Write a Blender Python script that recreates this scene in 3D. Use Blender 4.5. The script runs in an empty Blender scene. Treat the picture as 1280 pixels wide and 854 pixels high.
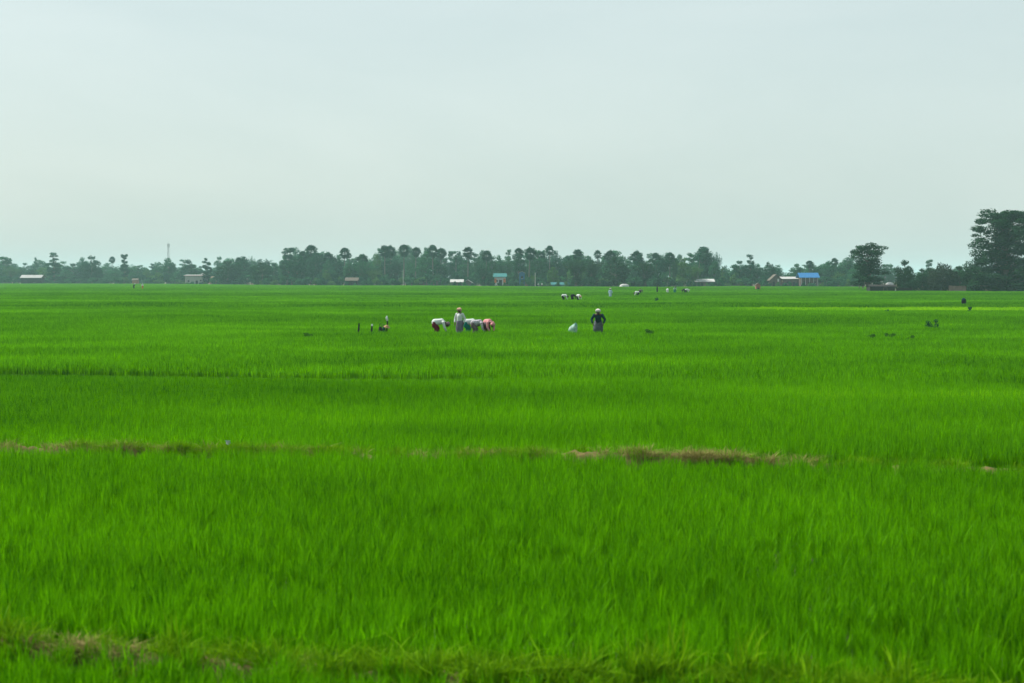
import bpy, bmesh, math, random
import numpy as np
from mathutils import Vector, Matrix

# ------------------------------------------------------------------ camera, sky, sun, exposure
SC = bpy.context.scene
COL = SC.collection
F_PX, CX, CY = 1778.0, 640.0, 427.0          # photograph 1280 x 854, about a 50 mm lens
CAM_Z, HORIZON = 3.2, 348.0
PITCH = math.atan((CY - HORIZON) / F_PX)
cam_d = bpy.data.cameras.new('camera')
cam_d.sensor_width = 36.0
cam_d.lens = 36.0 * F_PX / 1280.0
cam_d.clip_start, cam_d.clip_end = 0.1, 20000
cam_d.dof.use_dof = True
cam_d.dof.focus_distance = 75.0
cam_d.dof.aperture_fstop = 2.2
cam = bpy.data.objects.new('camera', cam_d)
cam.location = (0, 0, CAM_Z)
cam.rotation_euler = (math.pi / 2 - PITCH, 0, 0)
COL.objects.link(cam)
SC.camera = cam

SUN_EL, SUN_AZ = math.radians(52), math.radians(-62)   # azimuth from +Y (view direction), negative = left
world = bpy.data.worlds.new('World')
SC.world = world
world.use_nodes = True
wt = world.node_tree
wt.nodes.clear()
def wn(t, **kw):
    n = wt.nodes.new(t)
    for k, v in kw.items():
        setattr(n, k, v)
    return n
sky = wn('ShaderNodeTexSky', sky_type='NISHITA', sun_disc=False)
sky.sun_elevation, sky.sun_rotation = SUN_EL, SUN_AZ
sky.air_density, sky.dust_density, sky.ozone_density = 1.0, 4.0, 1.0
tc = wn('ShaderNodeTexCoord')
mp = wn('ShaderNodeMapping')
mp.inputs['Scale'].default_value = (1.8, 1.8, 5.0)
no = wn('ShaderNodeTexNoise')
no.inputs['Scale'].default_value = 2.2
no.inputs['Detail'].default_value = 7
no.inputs['Roughness'].default_value = 0.55
no.inputs['Distortion'].default_value = 0.6
cr = wn('ShaderNodeValToRGB')
cr.color_ramp.elements[0].position, cr.color_ramp.elements[0].color = 0.3, (5.0, 5.98, 5.76, 1)
cr.color_ramp.elements[1].position, cr.color_ramp.elements[1].color = 0.72, (5.62, 6.50, 6.22, 1)
mx = wn('ShaderNodeMix', data_type='RGBA')
mx.inputs['Factor'].default_value = 0.72          # thin high overcast over the clear sky
bg = wn('ShaderNodeBackground')
bg.inputs['Strength'].default_value = 0.05
wo = wn('ShaderNodeOutputWorld')
wl = wt.links.new
wl(tc.outputs['Generated'], mp.inputs['Vector'])
wl(mp.outputs['Vector'], no.inputs['Vector'])
wl(no.outputs['Fac'], cr.inputs['Fac'])
wl(sky.outputs['Color'], mx.inputs['A'])
wl(cr.outputs['Color'], mx.inputs['B'])
wl(mx.outputs['Result'], bg.inputs['Color'])
wl(bg.outputs['Background'], wo.inputs['Surface'])

sun_d = bpy.data.lights.new('sun', 'SUN')
sun_d.energy, sun_d.angle, sun_d.color = 2.6, math.radians(8), (1.0, 0.95, 0.86)
sun = bpy.data.objects.new('sun', sun_d)
sdir = Vector((math.sin(SUN_AZ) * math.cos(SUN_EL), math.cos(SUN_AZ) * math.cos(SUN_EL), math.sin(SUN_EL)))
sun.rotation_euler = (-sdir).to_track_quat('-Z', 'Y').to_euler()
sun.location = (-60, 0, 80)
COL.objects.link(sun)

SC.render.engine = 'CYCLES'
SC.view_settings.view_transform = 'Standard'
SC.view_settings.look = 'None'
SC.view_settings.exposure = 1.5
SC.view_settings.gamma = 1.0
SC.view_settings.use_curve_mapping = False
SC.cycles.use_denoising = True
SC.cycles.max_bounces = 8
SC.cycles.diffuse_bounces = 4
SC.cycles.transmission_bounces = 4
SC.cycles.volume_bounces = 1
SC.cycles.transparent_max_bounces = 8

# ------------------------------------------------------------------ helpers
rng = np.random.default_rng(7)
R = random.Random(11)

def ray(x, y):
    dx, dy = (x - CX) / F_PX, (CY - y) / F_PX
    c, s = math.cos(PITCH), math.sin(PITCH)
    return Vector((dx, c + dy * s, -s + dy * c))
def at(x, y, d):
    r = ray(x, y)
    return Vector((0, 0, CAM_Z)) + r * (d / r.y)
def ground(x, y, z=0.0):
    r = ray(x, y)
    return Vector((0, 0, CAM_Z)) + r * ((z - CAM_Z) / r.z)
def xat(x, d):
    return at(x, HORIZON, d).x
def ztop(y, d):
    return at(CX, y, d).z

def tag(o, label=None, cat=None, group=None, kind=None):
    if label: o['label'] = label
    if cat: o['category'] = cat
    if group: o['group'] = group
    if kind: o['kind'] = kind
    return o

def link(name, me, mat=None, parent=None, loc=None, rotz=0.0, scale=None):
    o = bpy.data.objects.new(name, me)
    COL.objects.link(o)
    if mat is not None and me is not None:
        if not me.materials:
            me.materials.append(mat)
        o.material_slots[0].link = 'OBJECT'
        o.material_slots[0].material = mat
    if parent is not None: o.parent = parent
    if loc is not None: o.location = loc
    o.rotation_euler = (0, 0, rotz)
    if scale is not None: o.scale = scale
    return o

def empty(name, loc, rotz=0.0, scale=None):
    o = bpy.data.objects.new(name, None)
    o.empty_display_size = 0.2
    COL.objects.link(o)
    o.location = loc
    o.rotation_euler = (0, 0, rotz)
    if scale is not None: o.scale = scale
    return o

def np_mesh(name, verts, faces, attrs=None, smooth=False):
    """faces: int array (n,3) or (n,4), or a list of such arrays"""
    me = bpy.data.meshes.new(name)
    if not (isinstance(faces, list) and isinstance(faces[0], np.ndarray)): faces = [faces]
    faces = [np.asarray(f, dtype=np.int32) for f in faces if len(f)]
    verts = np.asarray(verts, dtype=np.float32)
    me.vertices.add(len(verts))
    me.vertices.foreach_set('co', verts.ravel())
    loops = np.concatenate([f.ravel() for f in faces])
    tot = np.concatenate([np.full(len(f), f.shape[1], dtype=np.int32) for f in faces])
    start = np.concatenate([[0], np.cumsum(tot)[:-1]]).astype(np.int32)
    me.loops.add(len(loops))
    me.loops.foreach_set('vertex_index', loops)
    me.polygons.add(len(tot))
    me.polygons.foreach_set('loop_start', start)
    me.polygons.foreach_set('loop_total', tot)
    if smooth:
        me.polygons.foreach_set('use_smooth', np.ones(len(tot), dtype=bool))
    me.update(calc_edges=True)
    for k, v in (attrs or {}).items():
        a = me.attributes.new(k, 'FLOAT', 'POINT')
        a.data.foreach_set('value', np.asarray(v, dtype=np.float32))
    return me

class MB:
    """collects boxes, tubes, prisms; build() makes one mesh"""
    def __init__(s): s.v, s.f = [], []
    def add(s, vs, fs):
        b = len(s.v)
        s.v += [tuple(p) for p in vs]
        s.f += [tuple(i + b for i in f) for f in fs]
    def box(s, x0, x1, y0, y1, z0, z1):
        s.add([(x0,y0,z0),(x1,y0,z0),(x1,y1,z0),(x0,y1,z0),(x0,y0,z1),(x1,y0,z1),(x1,y1,z1),(x0,y1,z1)],
              [(0,3,2,1),(4,5,6,7),(0,1,5,4),(1,2,6,5),(2,3,7,6),(3,0,4,7)])
    def tube(s, pts, rads, n=6, cap=True):
        pts = [Vector(p) for p in pts]
        vs, fs = [], []
        for i, p in enumerate(pts):
            t = (pts[min(i + 1, len(pts) - 1)] - pts[max(i - 1, 0)]).normalized()
            a = t.cross(Vector((0, 0, 1)) if abs(t.z) < 0.9 else Vector((1, 0, 0))).normalized()
            b = t.cross(a)
            for k in range(n):
                w = 2 * math.pi * k / n
                vs.append(p + (a * math.cos(w) + b * math.sin(w)) * rads[i])
        for i in range(len(pts) - 1):
            for k in range(n):
                fs.append((i*n + k, i*n + (k+1) % n, (i+1)*n + (k+1) % n, (i+1)*n + k))
        if cap:
            fs.append(tuple(range(n))[::-1])
            fs.append(tuple((len(pts)-1)*n + k for k in range(n)))
        s.add(vs, fs)
    def rings(s, rings, cap=True):
        """rings: list of lists of points, same count"""
        n = len(rings[0])
        vs = [p for r in rings for p in r]
        fs = [(i*n+k, i*n+(k+1) % n, (i+1)*n+(k+1) % n, (i+1)*n+k) for i in range(len(rings)-1) for k in range(n)]
        if cap:
            fs += [tuple(range(n))[::-1], tuple((len(rings)-1)*n+k for k in range(n))]
        s.add(vs, fs)
    def sphere(s, c, r, n=10, m=7):
        c = Vector(c); r = Vector(r) if hasattr(r, '__len__') else Vector((r, r, r))
        vs = [c - Vector((0, 0, r.z))]
        for i in range(1, m):
            ph = math.pi * i / m - math.pi / 2
            for k in range(n):
                w = 2 * math.pi * k / n
                vs.append(c + Vector((r.x*math.cos(ph)*math.cos(w), r.y*math.cos(ph)*math.sin(w), r.z*math.sin(ph))))
        vs.append(c + Vector((0, 0, r.z)))
        fs = [(0, 1 + (k+1) % n, 1 + k) for k in range(n)]
        for i in range(m - 2):
            for k in range(n):
                a = 1 + i*n
                fs.append((a+k, a+(k+1) % n, a+n+(k+1) % n, a+n+k))
        a = 1 + (m-2)*n
        fs += [(a+k, a+(k+1) % n, len(vs)-1) for k in range(n)]
        s.add(vs, fs)
    def capsule(s, p0, p1, r0, r1):
        s.sphere(p0, r0); s.sphere(p1, r1)
        if (Vector(p1)-Vector(p0)).length > 1e-4:
            s.tube([p0, p1], [r0, r1], 10)
    def mesh(s, name, smooth=False):
        me = bpy.data.meshes.new(name)
        me.from_pydata(s.v, [], s.f)
        if smooth:
            for p in me.polygons: p.use_smooth = True
        me.update()
        return me

# ------------------------------------------------------------------ materials
def new_mat(name):
    m = bpy.data.materials.new(name)
    m.use_nodes = True
    nt = m.node_tree
    nt.nodes.clear()
    out = nt.nodes.new('ShaderNodeOutputMaterial')
    return m, nt, out
def node(nt, t, **kw):
    n = nt.nodes.new(t)
    for k, v in kw.items(): setattr(n, k, v)
    return n

def surf(name, c1, c2=None, scale=3.0, rough=0.85, spec=0.15, bump=0.0, coord='Object', stretch=(1, 1, 1)):
    m, nt, out = new_mat(name)
    L = nt.links.new
    p = node(nt, 'ShaderNodeBsdfPrincipled')
    p.inputs['Roughness'].default_value = rough
    p.inputs['Specular IOR Level'].default_value = spec
    c2 = c2 or tuple(v * 0.7 for v in c1)
    t = node(nt, 'ShaderNodeTexCoord')
    mpn = node(nt, 'ShaderNodeMapping')
    mpn.inputs['Scale'].default_value = stretch
    n = node(nt, 'ShaderNodeTexNoise')
    n.inputs['Scale'].default_value = scale
    n.inputs['Detail'].default_value = 5
    r = node(nt, 'ShaderNodeValToRGB')
    r.color_ramp.elements[0].position, r.color_ramp.elements[1].position = 0.3, 0.7
    r.color_ramp.elements[0].color = (*c2, 1)
    r.color_ramp.elements[1].color = (*c1, 1)
    if coord == 'World':
        g = node(nt, 'ShaderNodeNewGeometry')
        L(g.outputs['Position'], mpn.inputs['Vector'])
    else:
        L(t.outputs['Object'], mpn.inputs['Vector'])
    L(mpn.outputs['Vector'], n.inputs['Vector'])
    L(n.outputs['Fac'], r.inputs['Fac'])
    L(r.outputs['Color'], p.inputs['Base Color'])
    if bump:
        b = node(nt, 'ShaderNodeBump')
        b.inputs['Strength'].default_value = bump
        b.inputs['Distance'].default_value = 0.05
        L(n.outputs['Fac'], b.inputs['Height'])
        L(b.outputs['Normal'], p.inputs['Normal'])
    L(p.outputs['BSDF'], out.inputs['Surface'])
    return m

def leaf_mat(name, dark, light, trans=0.35, inst=False, objvar=0.25, field=False):
    """diffuse + translucent leaf; colour varies by leaf ('rnd'), by plant and, in fields, over the ground"""
    m, nt, out = new_mat(name)
    L = nt.links.new
    a = node(nt, 'ShaderNodeAttribute', attribute_name='rnd')
    fac = a.outputs['Fac']
    def math_(op, x, y):
        n = node(nt, 'ShaderNodeMath', operation=op)
        for i, v in enumerate((x, y)):
            if isinstance(v, (int, float)): n.inputs[i].default_value = v
            else: L(v, n.inputs[i])
        return n.outputs[0]
    if field:
        t = node(nt, 'ShaderNodeAttribute', attribute_name='tone', attribute_type='INSTANCER')
        g = node(nt, 'ShaderNodeNewGeometry')
        n1 = node(nt, 'ShaderNodeTexNoise'); n1.inputs['Scale'].default_value = 0.16; n1.inputs['Detail'].default_value = 4
        mpn = node(nt, 'ShaderNodeMapping'); mpn.inputs['Scale'].default_value = (0.55, 1.0, 0.0)
        L(g.outputs['Position'], mpn.inputs['Vector']); L(mpn.outputs['Vector'], n1.inputs['Vector'])
        v = math_('MULTIPLY', math_('SUBTRACT', n1.outputs['Fac'], 0.5), 0.9)
        fac = math_('ADD', math_('ADD', math_('MULTIPLY', fac, 0.70), math_('SUBTRACT', t.outputs['Fac'], 0.33)), v)
    else:
        oi = node(nt, 'ShaderNodeObjectInfo')
        fac = math_('ADD', math_('MULTIPLY', fac, 1.0 - objvar), math_('MULTIPLY', oi.outputs['Random'], objvar))
    r = node(nt, 'ShaderNodeValToRGB')
    r.color_ramp.elements[0].color = (*dark, 1)
    r.color_ramp.elements[1].color = (*light, 1)
    if field:
        e = r.color_ramp.elements.new(0.86); e.color = (*light, 1)
        r.color_ramp.elements[-1].color = (light[0] * 2.3, light[1] * 1.35, light[2] * 1.2, 1)
    L(fac, r.inputs['Fac'])
    d = node(nt, 'ShaderNodeBsdfDiffuse')
    tr = node(nt, 'ShaderNodeBsdfTranslucent')
    mxs = node(nt, 'ShaderNodeMixShader'); mxs.inputs[0].default_value = trans
    gl = node(nt, 'ShaderNodeBsdfGlossy'); gl.inputs['Roughness'].default_value = 0.5
    mx2 = node(nt, 'ShaderNodeMixShader'); mx2.inputs[0].default_value = 0.002
    L(r.outputs['Color'], d.inputs['Color']); L(r.outputs['Color'], tr.inputs['Color'])
    L(d.outputs[0], mxs.inputs[1]); L(tr.outputs[0], mxs.inputs[2])
    L(mxs.outputs[0], mx2.inputs[1]); L(gl.outputs[0], mx2.inputs[2])
    L(mx2.outputs[0], out.inputs['Surface'])
    return m

M = {}
M['rice'] = leaf_mat('rice', (0.019, 0.115, 0.0001), (0.162, 0.48, 0.0001), 0.45, field=True)
M['grove_leaf'] = leaf_mat('grove_leaf', (0.006, 0.032, 0.013), (0.022, 0.078, 0.028), 0.28)
M['dark_leaf'] = leaf_mat('dark_leaf', (0.006, 0.042, 0.021), (0.020, 0.098, 0.044), 0.28)
M['mid_leaf'] = leaf_mat('mid_leaf', (0.013, 0.072, 0.030), (0.040, 0.16, 0.062), 0.3)
M['pale_leaf'] = leaf_mat('pale_leaf', (0.032, 0.10, 0.024), (0.075, 0.175, 0.045), 0.3)
M['brown_leaf'] = leaf_mat('brown_leaf', (0.016, 0.03, 0.02), (0.032, 0.05, 0.03), 0.25)
M['palm_leaf'] = leaf_mat('palm_leaf', (0.006, 0.038, 0.022), (0.018, 0.084, 0.04), 0.2)
M['weed_leaf'] = leaf_mat('weed_leaf', (0.025, 0.10, 0.008), (0.06, 0.19, 0.015), 0.35)
M['bund_grass'] = leaf_mat('bund_grass', (0.04, 0.15, 0.001), (0.18, 0.36, 0.004), 0.35)
M['dry_grass'] = leaf_mat('dry_grass', (0.13, 0.12, 0.028), (0.29, 0.275, 0.095), 0.2)
M['bark'] = surf('bark', (0.13, 0.11, 0.09), (0.07, 0.06, 0.05), 4)
M['palm_bark'] = surf('palm_bark', (0.16, 0.15, 0.13), (0.08, 0.075, 0.07), 2, stretch=(1, 1, 5))
M['mud'] = surf('mud', (0.13, 0.10, 0.06), (0.045, 0.05, 0.02), 1.6, 0.8, 0.2, 0.6, 'World')
M['earth'] = surf('earth', (0.165, 0.130, 0.055), (0.06, 0.06, 0.018), 4.5, 0.95, 0.05, 0.9, 'World')

# ------------------------------------------------------------------ ground
def ground_sheet():
    xs = np.linspace(-3000, 3000, 61); ys = np.linspace(-200, 5800, 61)
    X, Y = np.meshgrid(xs, ys)
    V = np.stack([X.ravel(), Y.ravel(), np.zeros(X.size)], 1)
    i = np.arange(60 * 61).reshape(60, 61)[:, :60].ravel()
    Fq = np.stack([i, i + 1, i + 62, i + 61], 1)
    o = link('ground', np_mesh('ground', V, Fq), M['mud'])
    tag(o, 'flat muddy paddy ground reaching out to the village', 'ground', kind='structure')
ground_sheet()

# ------------------------------------------------------------------ bunds (low earth banks between plots); line Y = d0 + slope * X
SLOPE = -0.13
def vnoise(x, seed, octaves=3):
    x = np.asarray(x, dtype=float); y = np.zeros_like(x); a = 1.0
    for o in range(octaves):
        r_ = np.random.default_rng(seed + o * 17).uniform(-1, 1, 4096)
        xi = np.floor(x).astype(int); fr = x - xi; fr = fr * fr * (3 - 2 * fr)
        y += a * (r_[xi % 4096] * (1 - fr) + r_[(xi + 1) % 4096] * fr)
        x = x * 2.13 + 5.3; a *= 0.5
    return y

def bund(d0, slope, half_w, height_fn, x0, x1, step, seed, label):
    xs = np.arange(x0, x1, step)
    prof = np.array([(-1.5, -0.03), (-1.0, 0.25), (-0.62, 0.78), (-0.3, 0.97), (0.0, 1.0), (0.3, 0.95), (0.62, 0.76), (1.0, 0.25), (1.5, -0.03)])
    n = len(prof)
    V = []
    for j, (u, h) in enumerate(prof):
        hz = height_fn(xs) * h * (1 + 0.12 * vnoise(xs * 2.2 + j * 31, seed + j)) + (0.045 * vnoise(xs * 6 + j * 7, seed + 40 + j) if 0 < j < n - 1 else 0)
        if j in (0, n - 1): hz = np.full_like(xs, -0.03)
        yy = d0 + slope * xs + u * half_w * (1 + 0.2 * vnoise(xs * 1.1, seed + 70 + j)) + 0.06 * vnoise(xs * 0.7, seed + 99)
        V.append(np.stack([xs, yy, np.maximum(hz, -0.03)], 1))
    V = np.stack(V, 1).reshape(-1, 3)
    i = (np.arange(len(xs) - 1)[:, None] * n + np.arange(n - 1)[None, :]).ravel()
    Fq = np.stack([i, i + n, i + n + 1, i + 1], 1)
    o = link('earth_bund', np_mesh('earth_bund', V, Fq, smooth=True), M['earth'])
    tag(o, label, 'bund', kind='structure')
    return o

def bump_(x, a, b, s):
    return 1 / (1 + np.exp(-(x - a) / s)) * 1 / (1 + np.exp((x - b) / s))

B1, B1S, B2, B3, B3S = 10.72, -0.19, 23.55, 42.5, -0.2
bund(B1, B1S, 0.17, lambda x: 0.15 + 0.07 * bump_(x, -6, -2.9, 0.25), -10, 10, 0.06, 3, 'near grassy mud bund with pale dry patch')
bund(B2, SLOPE, 0.23, lambda x: 0.215 - 0.06 * bump_(x, 4.6, 30, 0.5) + (0.09 + 0.03 * vnoise(x * 2.6, 8)) * bump_(x, 0.85, 3.5, 0.3) + (0.03 + 0.05 * vnoise(x * 1.9, 12)) * bump_(x, -9, -5.2, 0.3), -18, 18, 0.07, 21, 'mud bund with bare brown stretch crossing the rice')
bund(B3, B3S, 0.22, lambda x: 0.02 + 0 * x, -28, 28, 0.2, 33, 'low mud bund behind the darker rice plot')

# ------------------------------------------------------------------ rice
def blades(n, area, lmin, lmax, wid, seg, lean, hills=None, seed=0, hill_r=0.035):
    g = np.random.default_rng(seed)
    if hills:
        k = int(round(area / hills))
        gx, gy = np.meshgrid((np.arange(k) + 0.5) * area / k - area / 2, (np.arange(k) + 0.5) * area / k - area / 2)
        hx = gx.ravel() + g.normal(0, hills * 0.17, k * k); hy = gy.ravel() + g.normal(0, hills * 0.17, k * k)
        hs = g.uniform(0.58, 1.15, k * k)
        idx = g.integers(0, k * k, n)
        bx = hx[idx] + g.normal(0, hill_r, n); by = hy[idx] + g.normal(0, hill_r, n); hsz = hs[idx]
    else:
        bx = g.uniform(-area / 2, area / 2, n); by = g.uniform(-area / 2, area / 2, n); hsz = g.uniform(0.85, 1.1, n)
    az = g.uniform(0, 2 * math.pi, n)
    ln = g.uniform(lmin, lmax, n) * hsz
    le = np.abs(g.normal(0, lean, n)) + 0.05
    tw = az + math.pi / 2 + g.normal(0, 0.7, n)
    w = wid * g.uniform(0.7, 1.25, n)
    cols, rnd = [], g.uniform(0, 1, n)
    V = np.zeros((n, 2 * seg + 1, 3)); A = np.repeat(rnd[:, None], 2 * seg + 1, 1)
    for s_ in range(seg + 1):
        t = s_ / seg
        rad = ln * le * t ** 1.9
        z = ln * t * (1 - 0.28 * np.minimum(le, 1.0) * t ** 2)
        px, py = bx + np.cos(az) * rad, by + np.sin(az) * rad
        ww = w * (0.75 + 0.5 * math.sin(math.pi * min(t * 1.2, 1))) * 0.5
        if s_ < seg:
            V[:, 2 * s_] = np.stack([px - np.cos(tw) * ww, py - np.sin(tw) * ww, z], 1)
            V[:, 2 * s_ + 1] = np.stack([px + np.cos(tw) * ww, py + np.sin(tw) * ww, z], 1)
        else:
            V[:, 2 * seg] = np.stack([px, py, z], 1)
    base = (np.arange(n) * (2 * seg + 1))[:, None]
    Q = [base + np.array([[2 * s_, 2 * s_ + 1, 2 * s_ + 3, 2 * s_ + 2]]) for s_ in range(seg - 1)]
    T = base + np.array([[2 * seg - 2, 2 * seg - 1, 2 * seg]])
    return V.reshape(-1, 3), ([np.concatenate(Q)] if Q else []) + [T], A.ravel()

def source_collection(name, metas, mat):
    c = bpy.data.collections.new(name)
    for i, me in enumerate(metas):
        me.materials.append(mat)
        o = bpy.data.objects.new(name + '_tuft', me)
        c.objects.link(o)
    return c

def scatter_tree(coll):
    ng = bpy.data.node_groups.new('scatter_' + coll.name, 'GeometryNodeTree')
    ng.interface.new_socket('Geometry', in_out='INPUT', socket_type='NodeSocketGeometry')
    ng.interface.new_socket('Geometry', in_out='OUTPUT', socket_type='NodeSocketGeometry')
    N = ng.nodes.new
    gi, go = N('NodeGroupInput'), N('NodeGroupOutput')
    ci = N('GeometryNodeCollectionInfo')
    ci.inputs['Collection'].default_value = coll
    ci.inputs['Separate Children'].default_value = True
    ci.inputs['Reset Children'].default_value = True
    ip = N('GeometryNodeInstanceOnPoints')
    ip.inputs['Pick Instance'].default_value = True
    def attr(nm, ty):
        a = N('GeometryNodeInputNamedAttribute'); a.data_type = ty; a.inputs['Name'].default_value = nm
        return a.outputs['Attribute']
    L = ng.links.new
    L(gi.outputs[0], ip.inputs['Points'])
    L(ci.outputs[0], ip.inputs['Instance'])
    L(attr('idx', 'INT'), ip.inputs['Instance Index'])
    L(attr('rot', 'FLOAT_VECTOR'), ip.inputs['Rotation'])
    L(attr('scl', 'FLOAT_VECTOR'), ip.inputs['Scale'])
    L(ip.outputs[0], go.inputs[0])
    return ng

def scatter(name, pts, rotz, scl, idx, tone, ng, tilt=None):
    me = bpy.data.meshes.new(name)
    n = len(pts)
    me.vertices.add(n)
    me.vertices.foreach_set('co', np.asarray(pts, dtype=np.float32).ravel())
    a = me.attributes.new('rot', 'FLOAT_VECTOR', 'POINT')
    rot = np.zeros((n, 3), dtype=np.float32); rot[:, 2] = rotz
    if tilt is not None: rot[:, :2] = tilt
    a.data.foreach_set('vector', rot.ravel())
    a = me.attributes.new('scl', 'FLOAT_VECTOR', 'POINT'); a.data.foreach_set('vector', np.asarray(scl, dtype=np.float32).ravel())
    a = me.attributes.new('idx', 'INT', 'POINT'); a.data.foreach_set('value', np.asarray(idx, dtype=np.int32))
    a = me.attributes.new('tone', 'FLOAT', 'POINT'); a.data.foreach_set('value', np.asarray(tone, dtype=np.float32))
    me.update()
    o = link(name, me)
    md = o.modifiers.new('scatter', 'NODES')
    md.node_group = ng
    return o

def rice_set(name, count, **kw):
    ms = []
    for i in range(count):
        V, Fc, A = blades(seed=100 * len(name) + i, **kw)
        ms.append(np_mesh(name, V, Fc, {'rnd': A}))
    return scatter_tree(source_collection(name, ms, M['rice']))

NEAR = rice_set('rice_near', 7, n=1400, area=1.1, lmin=0.28, lmax=0.47, wid=0.0074, seg=4, lean=0.22, hills=0.18, hill_r=0.03)
MID = rice_set('rice_middle', 6, n=1900, area=2.1, lmin=0.32, lmax=0.49, wid=0.016, seg=3, lean=0.22, hills=0.21, hill_r=0.05)
FAR = rice_set('rice_distant', 5, n=2600, area=5.2, lmin=0.34, lmax=0.48, wid=0.05, seg=2, lean=0.22)

# edge of the fields at photo x
EX = np.array([-300, 0, 200, 350, 520, 700, 830, 920, 1080, 1085, 1300, 1600])
EY = np.array([790, 780, 740, 590, 560, 500, 475, 520, 480, 328, 318, 318])
def edge(px_): return np.interp(px_, EX, EY)

def hnoise(X, Y, s, seed):
    g = np.random.default_rng(seed)
    t = g.uniform(-1, 1, (64, 64))
    x, y = X / s, Y / s
    xi, yi = np.floor(x).astype(int), np.floor(y).astype(int)
    fx, fy = x - xi, y - yi
    fx, fy = fx * fx * (3 - 2 * fx), fy * fy * (3 - 2 * fy)
    f = lambda a, b: t[a % 64, b % 64]
    return (f(xi, yi) * (1 - fx) + f(xi + 1, yi) * fx) * (1 - fy) + (f(xi, yi + 1) * (1 - fx) + f(xi + 1, yi + 1) * fx) * fy

def plot(d0, d1, slope0, slope1, ng, nvar, size, spacing, gap0, gap1, tone, label, seed, margin, keep=None, tone_fn=None, zs=1.0, zs_fn=None):
    """fill one paddy plot between two bund lines with rice clumps"""
    g = np.random.default_rng(seed)
    half = lambda y: 0.375 * y + margin
    xs = np.arange(-half(d1 * 1.1), half(d1 * 1.1), spacing)
    P, RZ, S = [], [], []
    for x in xs:
        x = x + g.uniform(-0.1, 0.1) * spacing
        a = d0 + slope0 * x + gap0 + size / 2 * 0.98; b = d1 + slope1 * x - gap1 - size / 2 * 0.98
        if b < a:
            a = b = (a + b) / 2
        n = max(1, int(math.ceil((b - a) / spacing)) + 1)
        ys = np.linspace(a, b, n) if n > 1 else np.array([a])
        ys[1:-1] += g.uniform(-0.12, 0.12, max(len(ys) - 2, 0)) * spacing
        ok = (np.abs(x) < half(np.maximum(ys, 0))) & (ys < edge(CX + F_PX * x / np.maximum(ys, 1)) - size / 2 - 3) & (ys > 7.5)
        for y in ys[ok]:
            P.append((x, y, 0.0))
    P = np.array(P)
    if keep is not None: P = P[keep(P[:, 0], P[:, 1])]
    n = len(P)
    X, Y = P[:, 0], P[:, 1]
    rz = math.atan((slope0 + slope1) / 2) + g.integers(0, 4, n) * math.pi / 2
    sz = zs * (1 + 0.13 * hnoise(X, Y, max(1.5, size * 1.2), seed + 1) + 0.05 * hnoise(X, Y, 9, seed + 2) + g.normal(0, 0.02, n))
    if zs_fn is not None: sz = sz * zs_fn(X, Y)
    tn = tone + 0.05 * hnoise(X, Y * 1.6, max(6, size * 2.5), seed + 3) + g.normal(0, 0.012, n)
    if tone_fn is not None: tn = tn + tone_fn(X, Y)
    o = scatter('rice_field', P, rz, np.stack([np.ones(n), np.ones(n), sz], 1), g.integers(0, nvar, n), tn, ng)
    tag(o, label, 'rice', kind='stuff')
    return o

def low_far_side(X, Y):   # shorter rice along the far bund, so that the next plot's edge shows
    t = (B3 + B3S * X - Y)
    return 1 - 0.64 * np.exp(-(t / 3.4) ** 2) / (1 + np.exp((X + 1.5) / 1.2))
def low_at(d0, slope, amount, width):
    return lambda X, Y: 1 - amount * np.exp(-((d0 + slope * X - Y) / width) ** 2)
def dark_wedge(X, Y):   # darker rice left of a diagonal line
    line = 28 + (X + 10) * 1.35
    return -0.17 / (1 + np.exp(-(Y - line) / 0.9)) + 0.02
def yellow_band(X, Y):
    px_ = CX + F_PX * X / Y
    return 0.42 / (1 + np.exp(-(px_ - 905) / 25))
plot(6.5, B1, SLOPE, B1S, NEAR, 7, 1.1, 0.92, 0, 0.14, 0.36, 'young rice in front of the near grassy bund', 1, 1.5, zs=0.95, zs_fn=low_at(B1, B1S, .22, 1.0))
plot(B1, B2, B1S, SLOPE, NEAR, 7, 1.1, 0.92, 0.26, 0.32, 0.40, 'lush young rice between the two nearest mud bunds', 2, 2.0, zs_fn=low_at(B2, SLOPE, .16, 1.3))
plot(B2, B3, SLOPE, B3S, NEAR, 7, 1.1, 0.92, 0.40, 0.55, 0.42, 'young rice behind the brown bund with darker left side', 3, 2.5, tone_fn=dark_wedge, zs_fn=low_far_side, zs=1.06)
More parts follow.
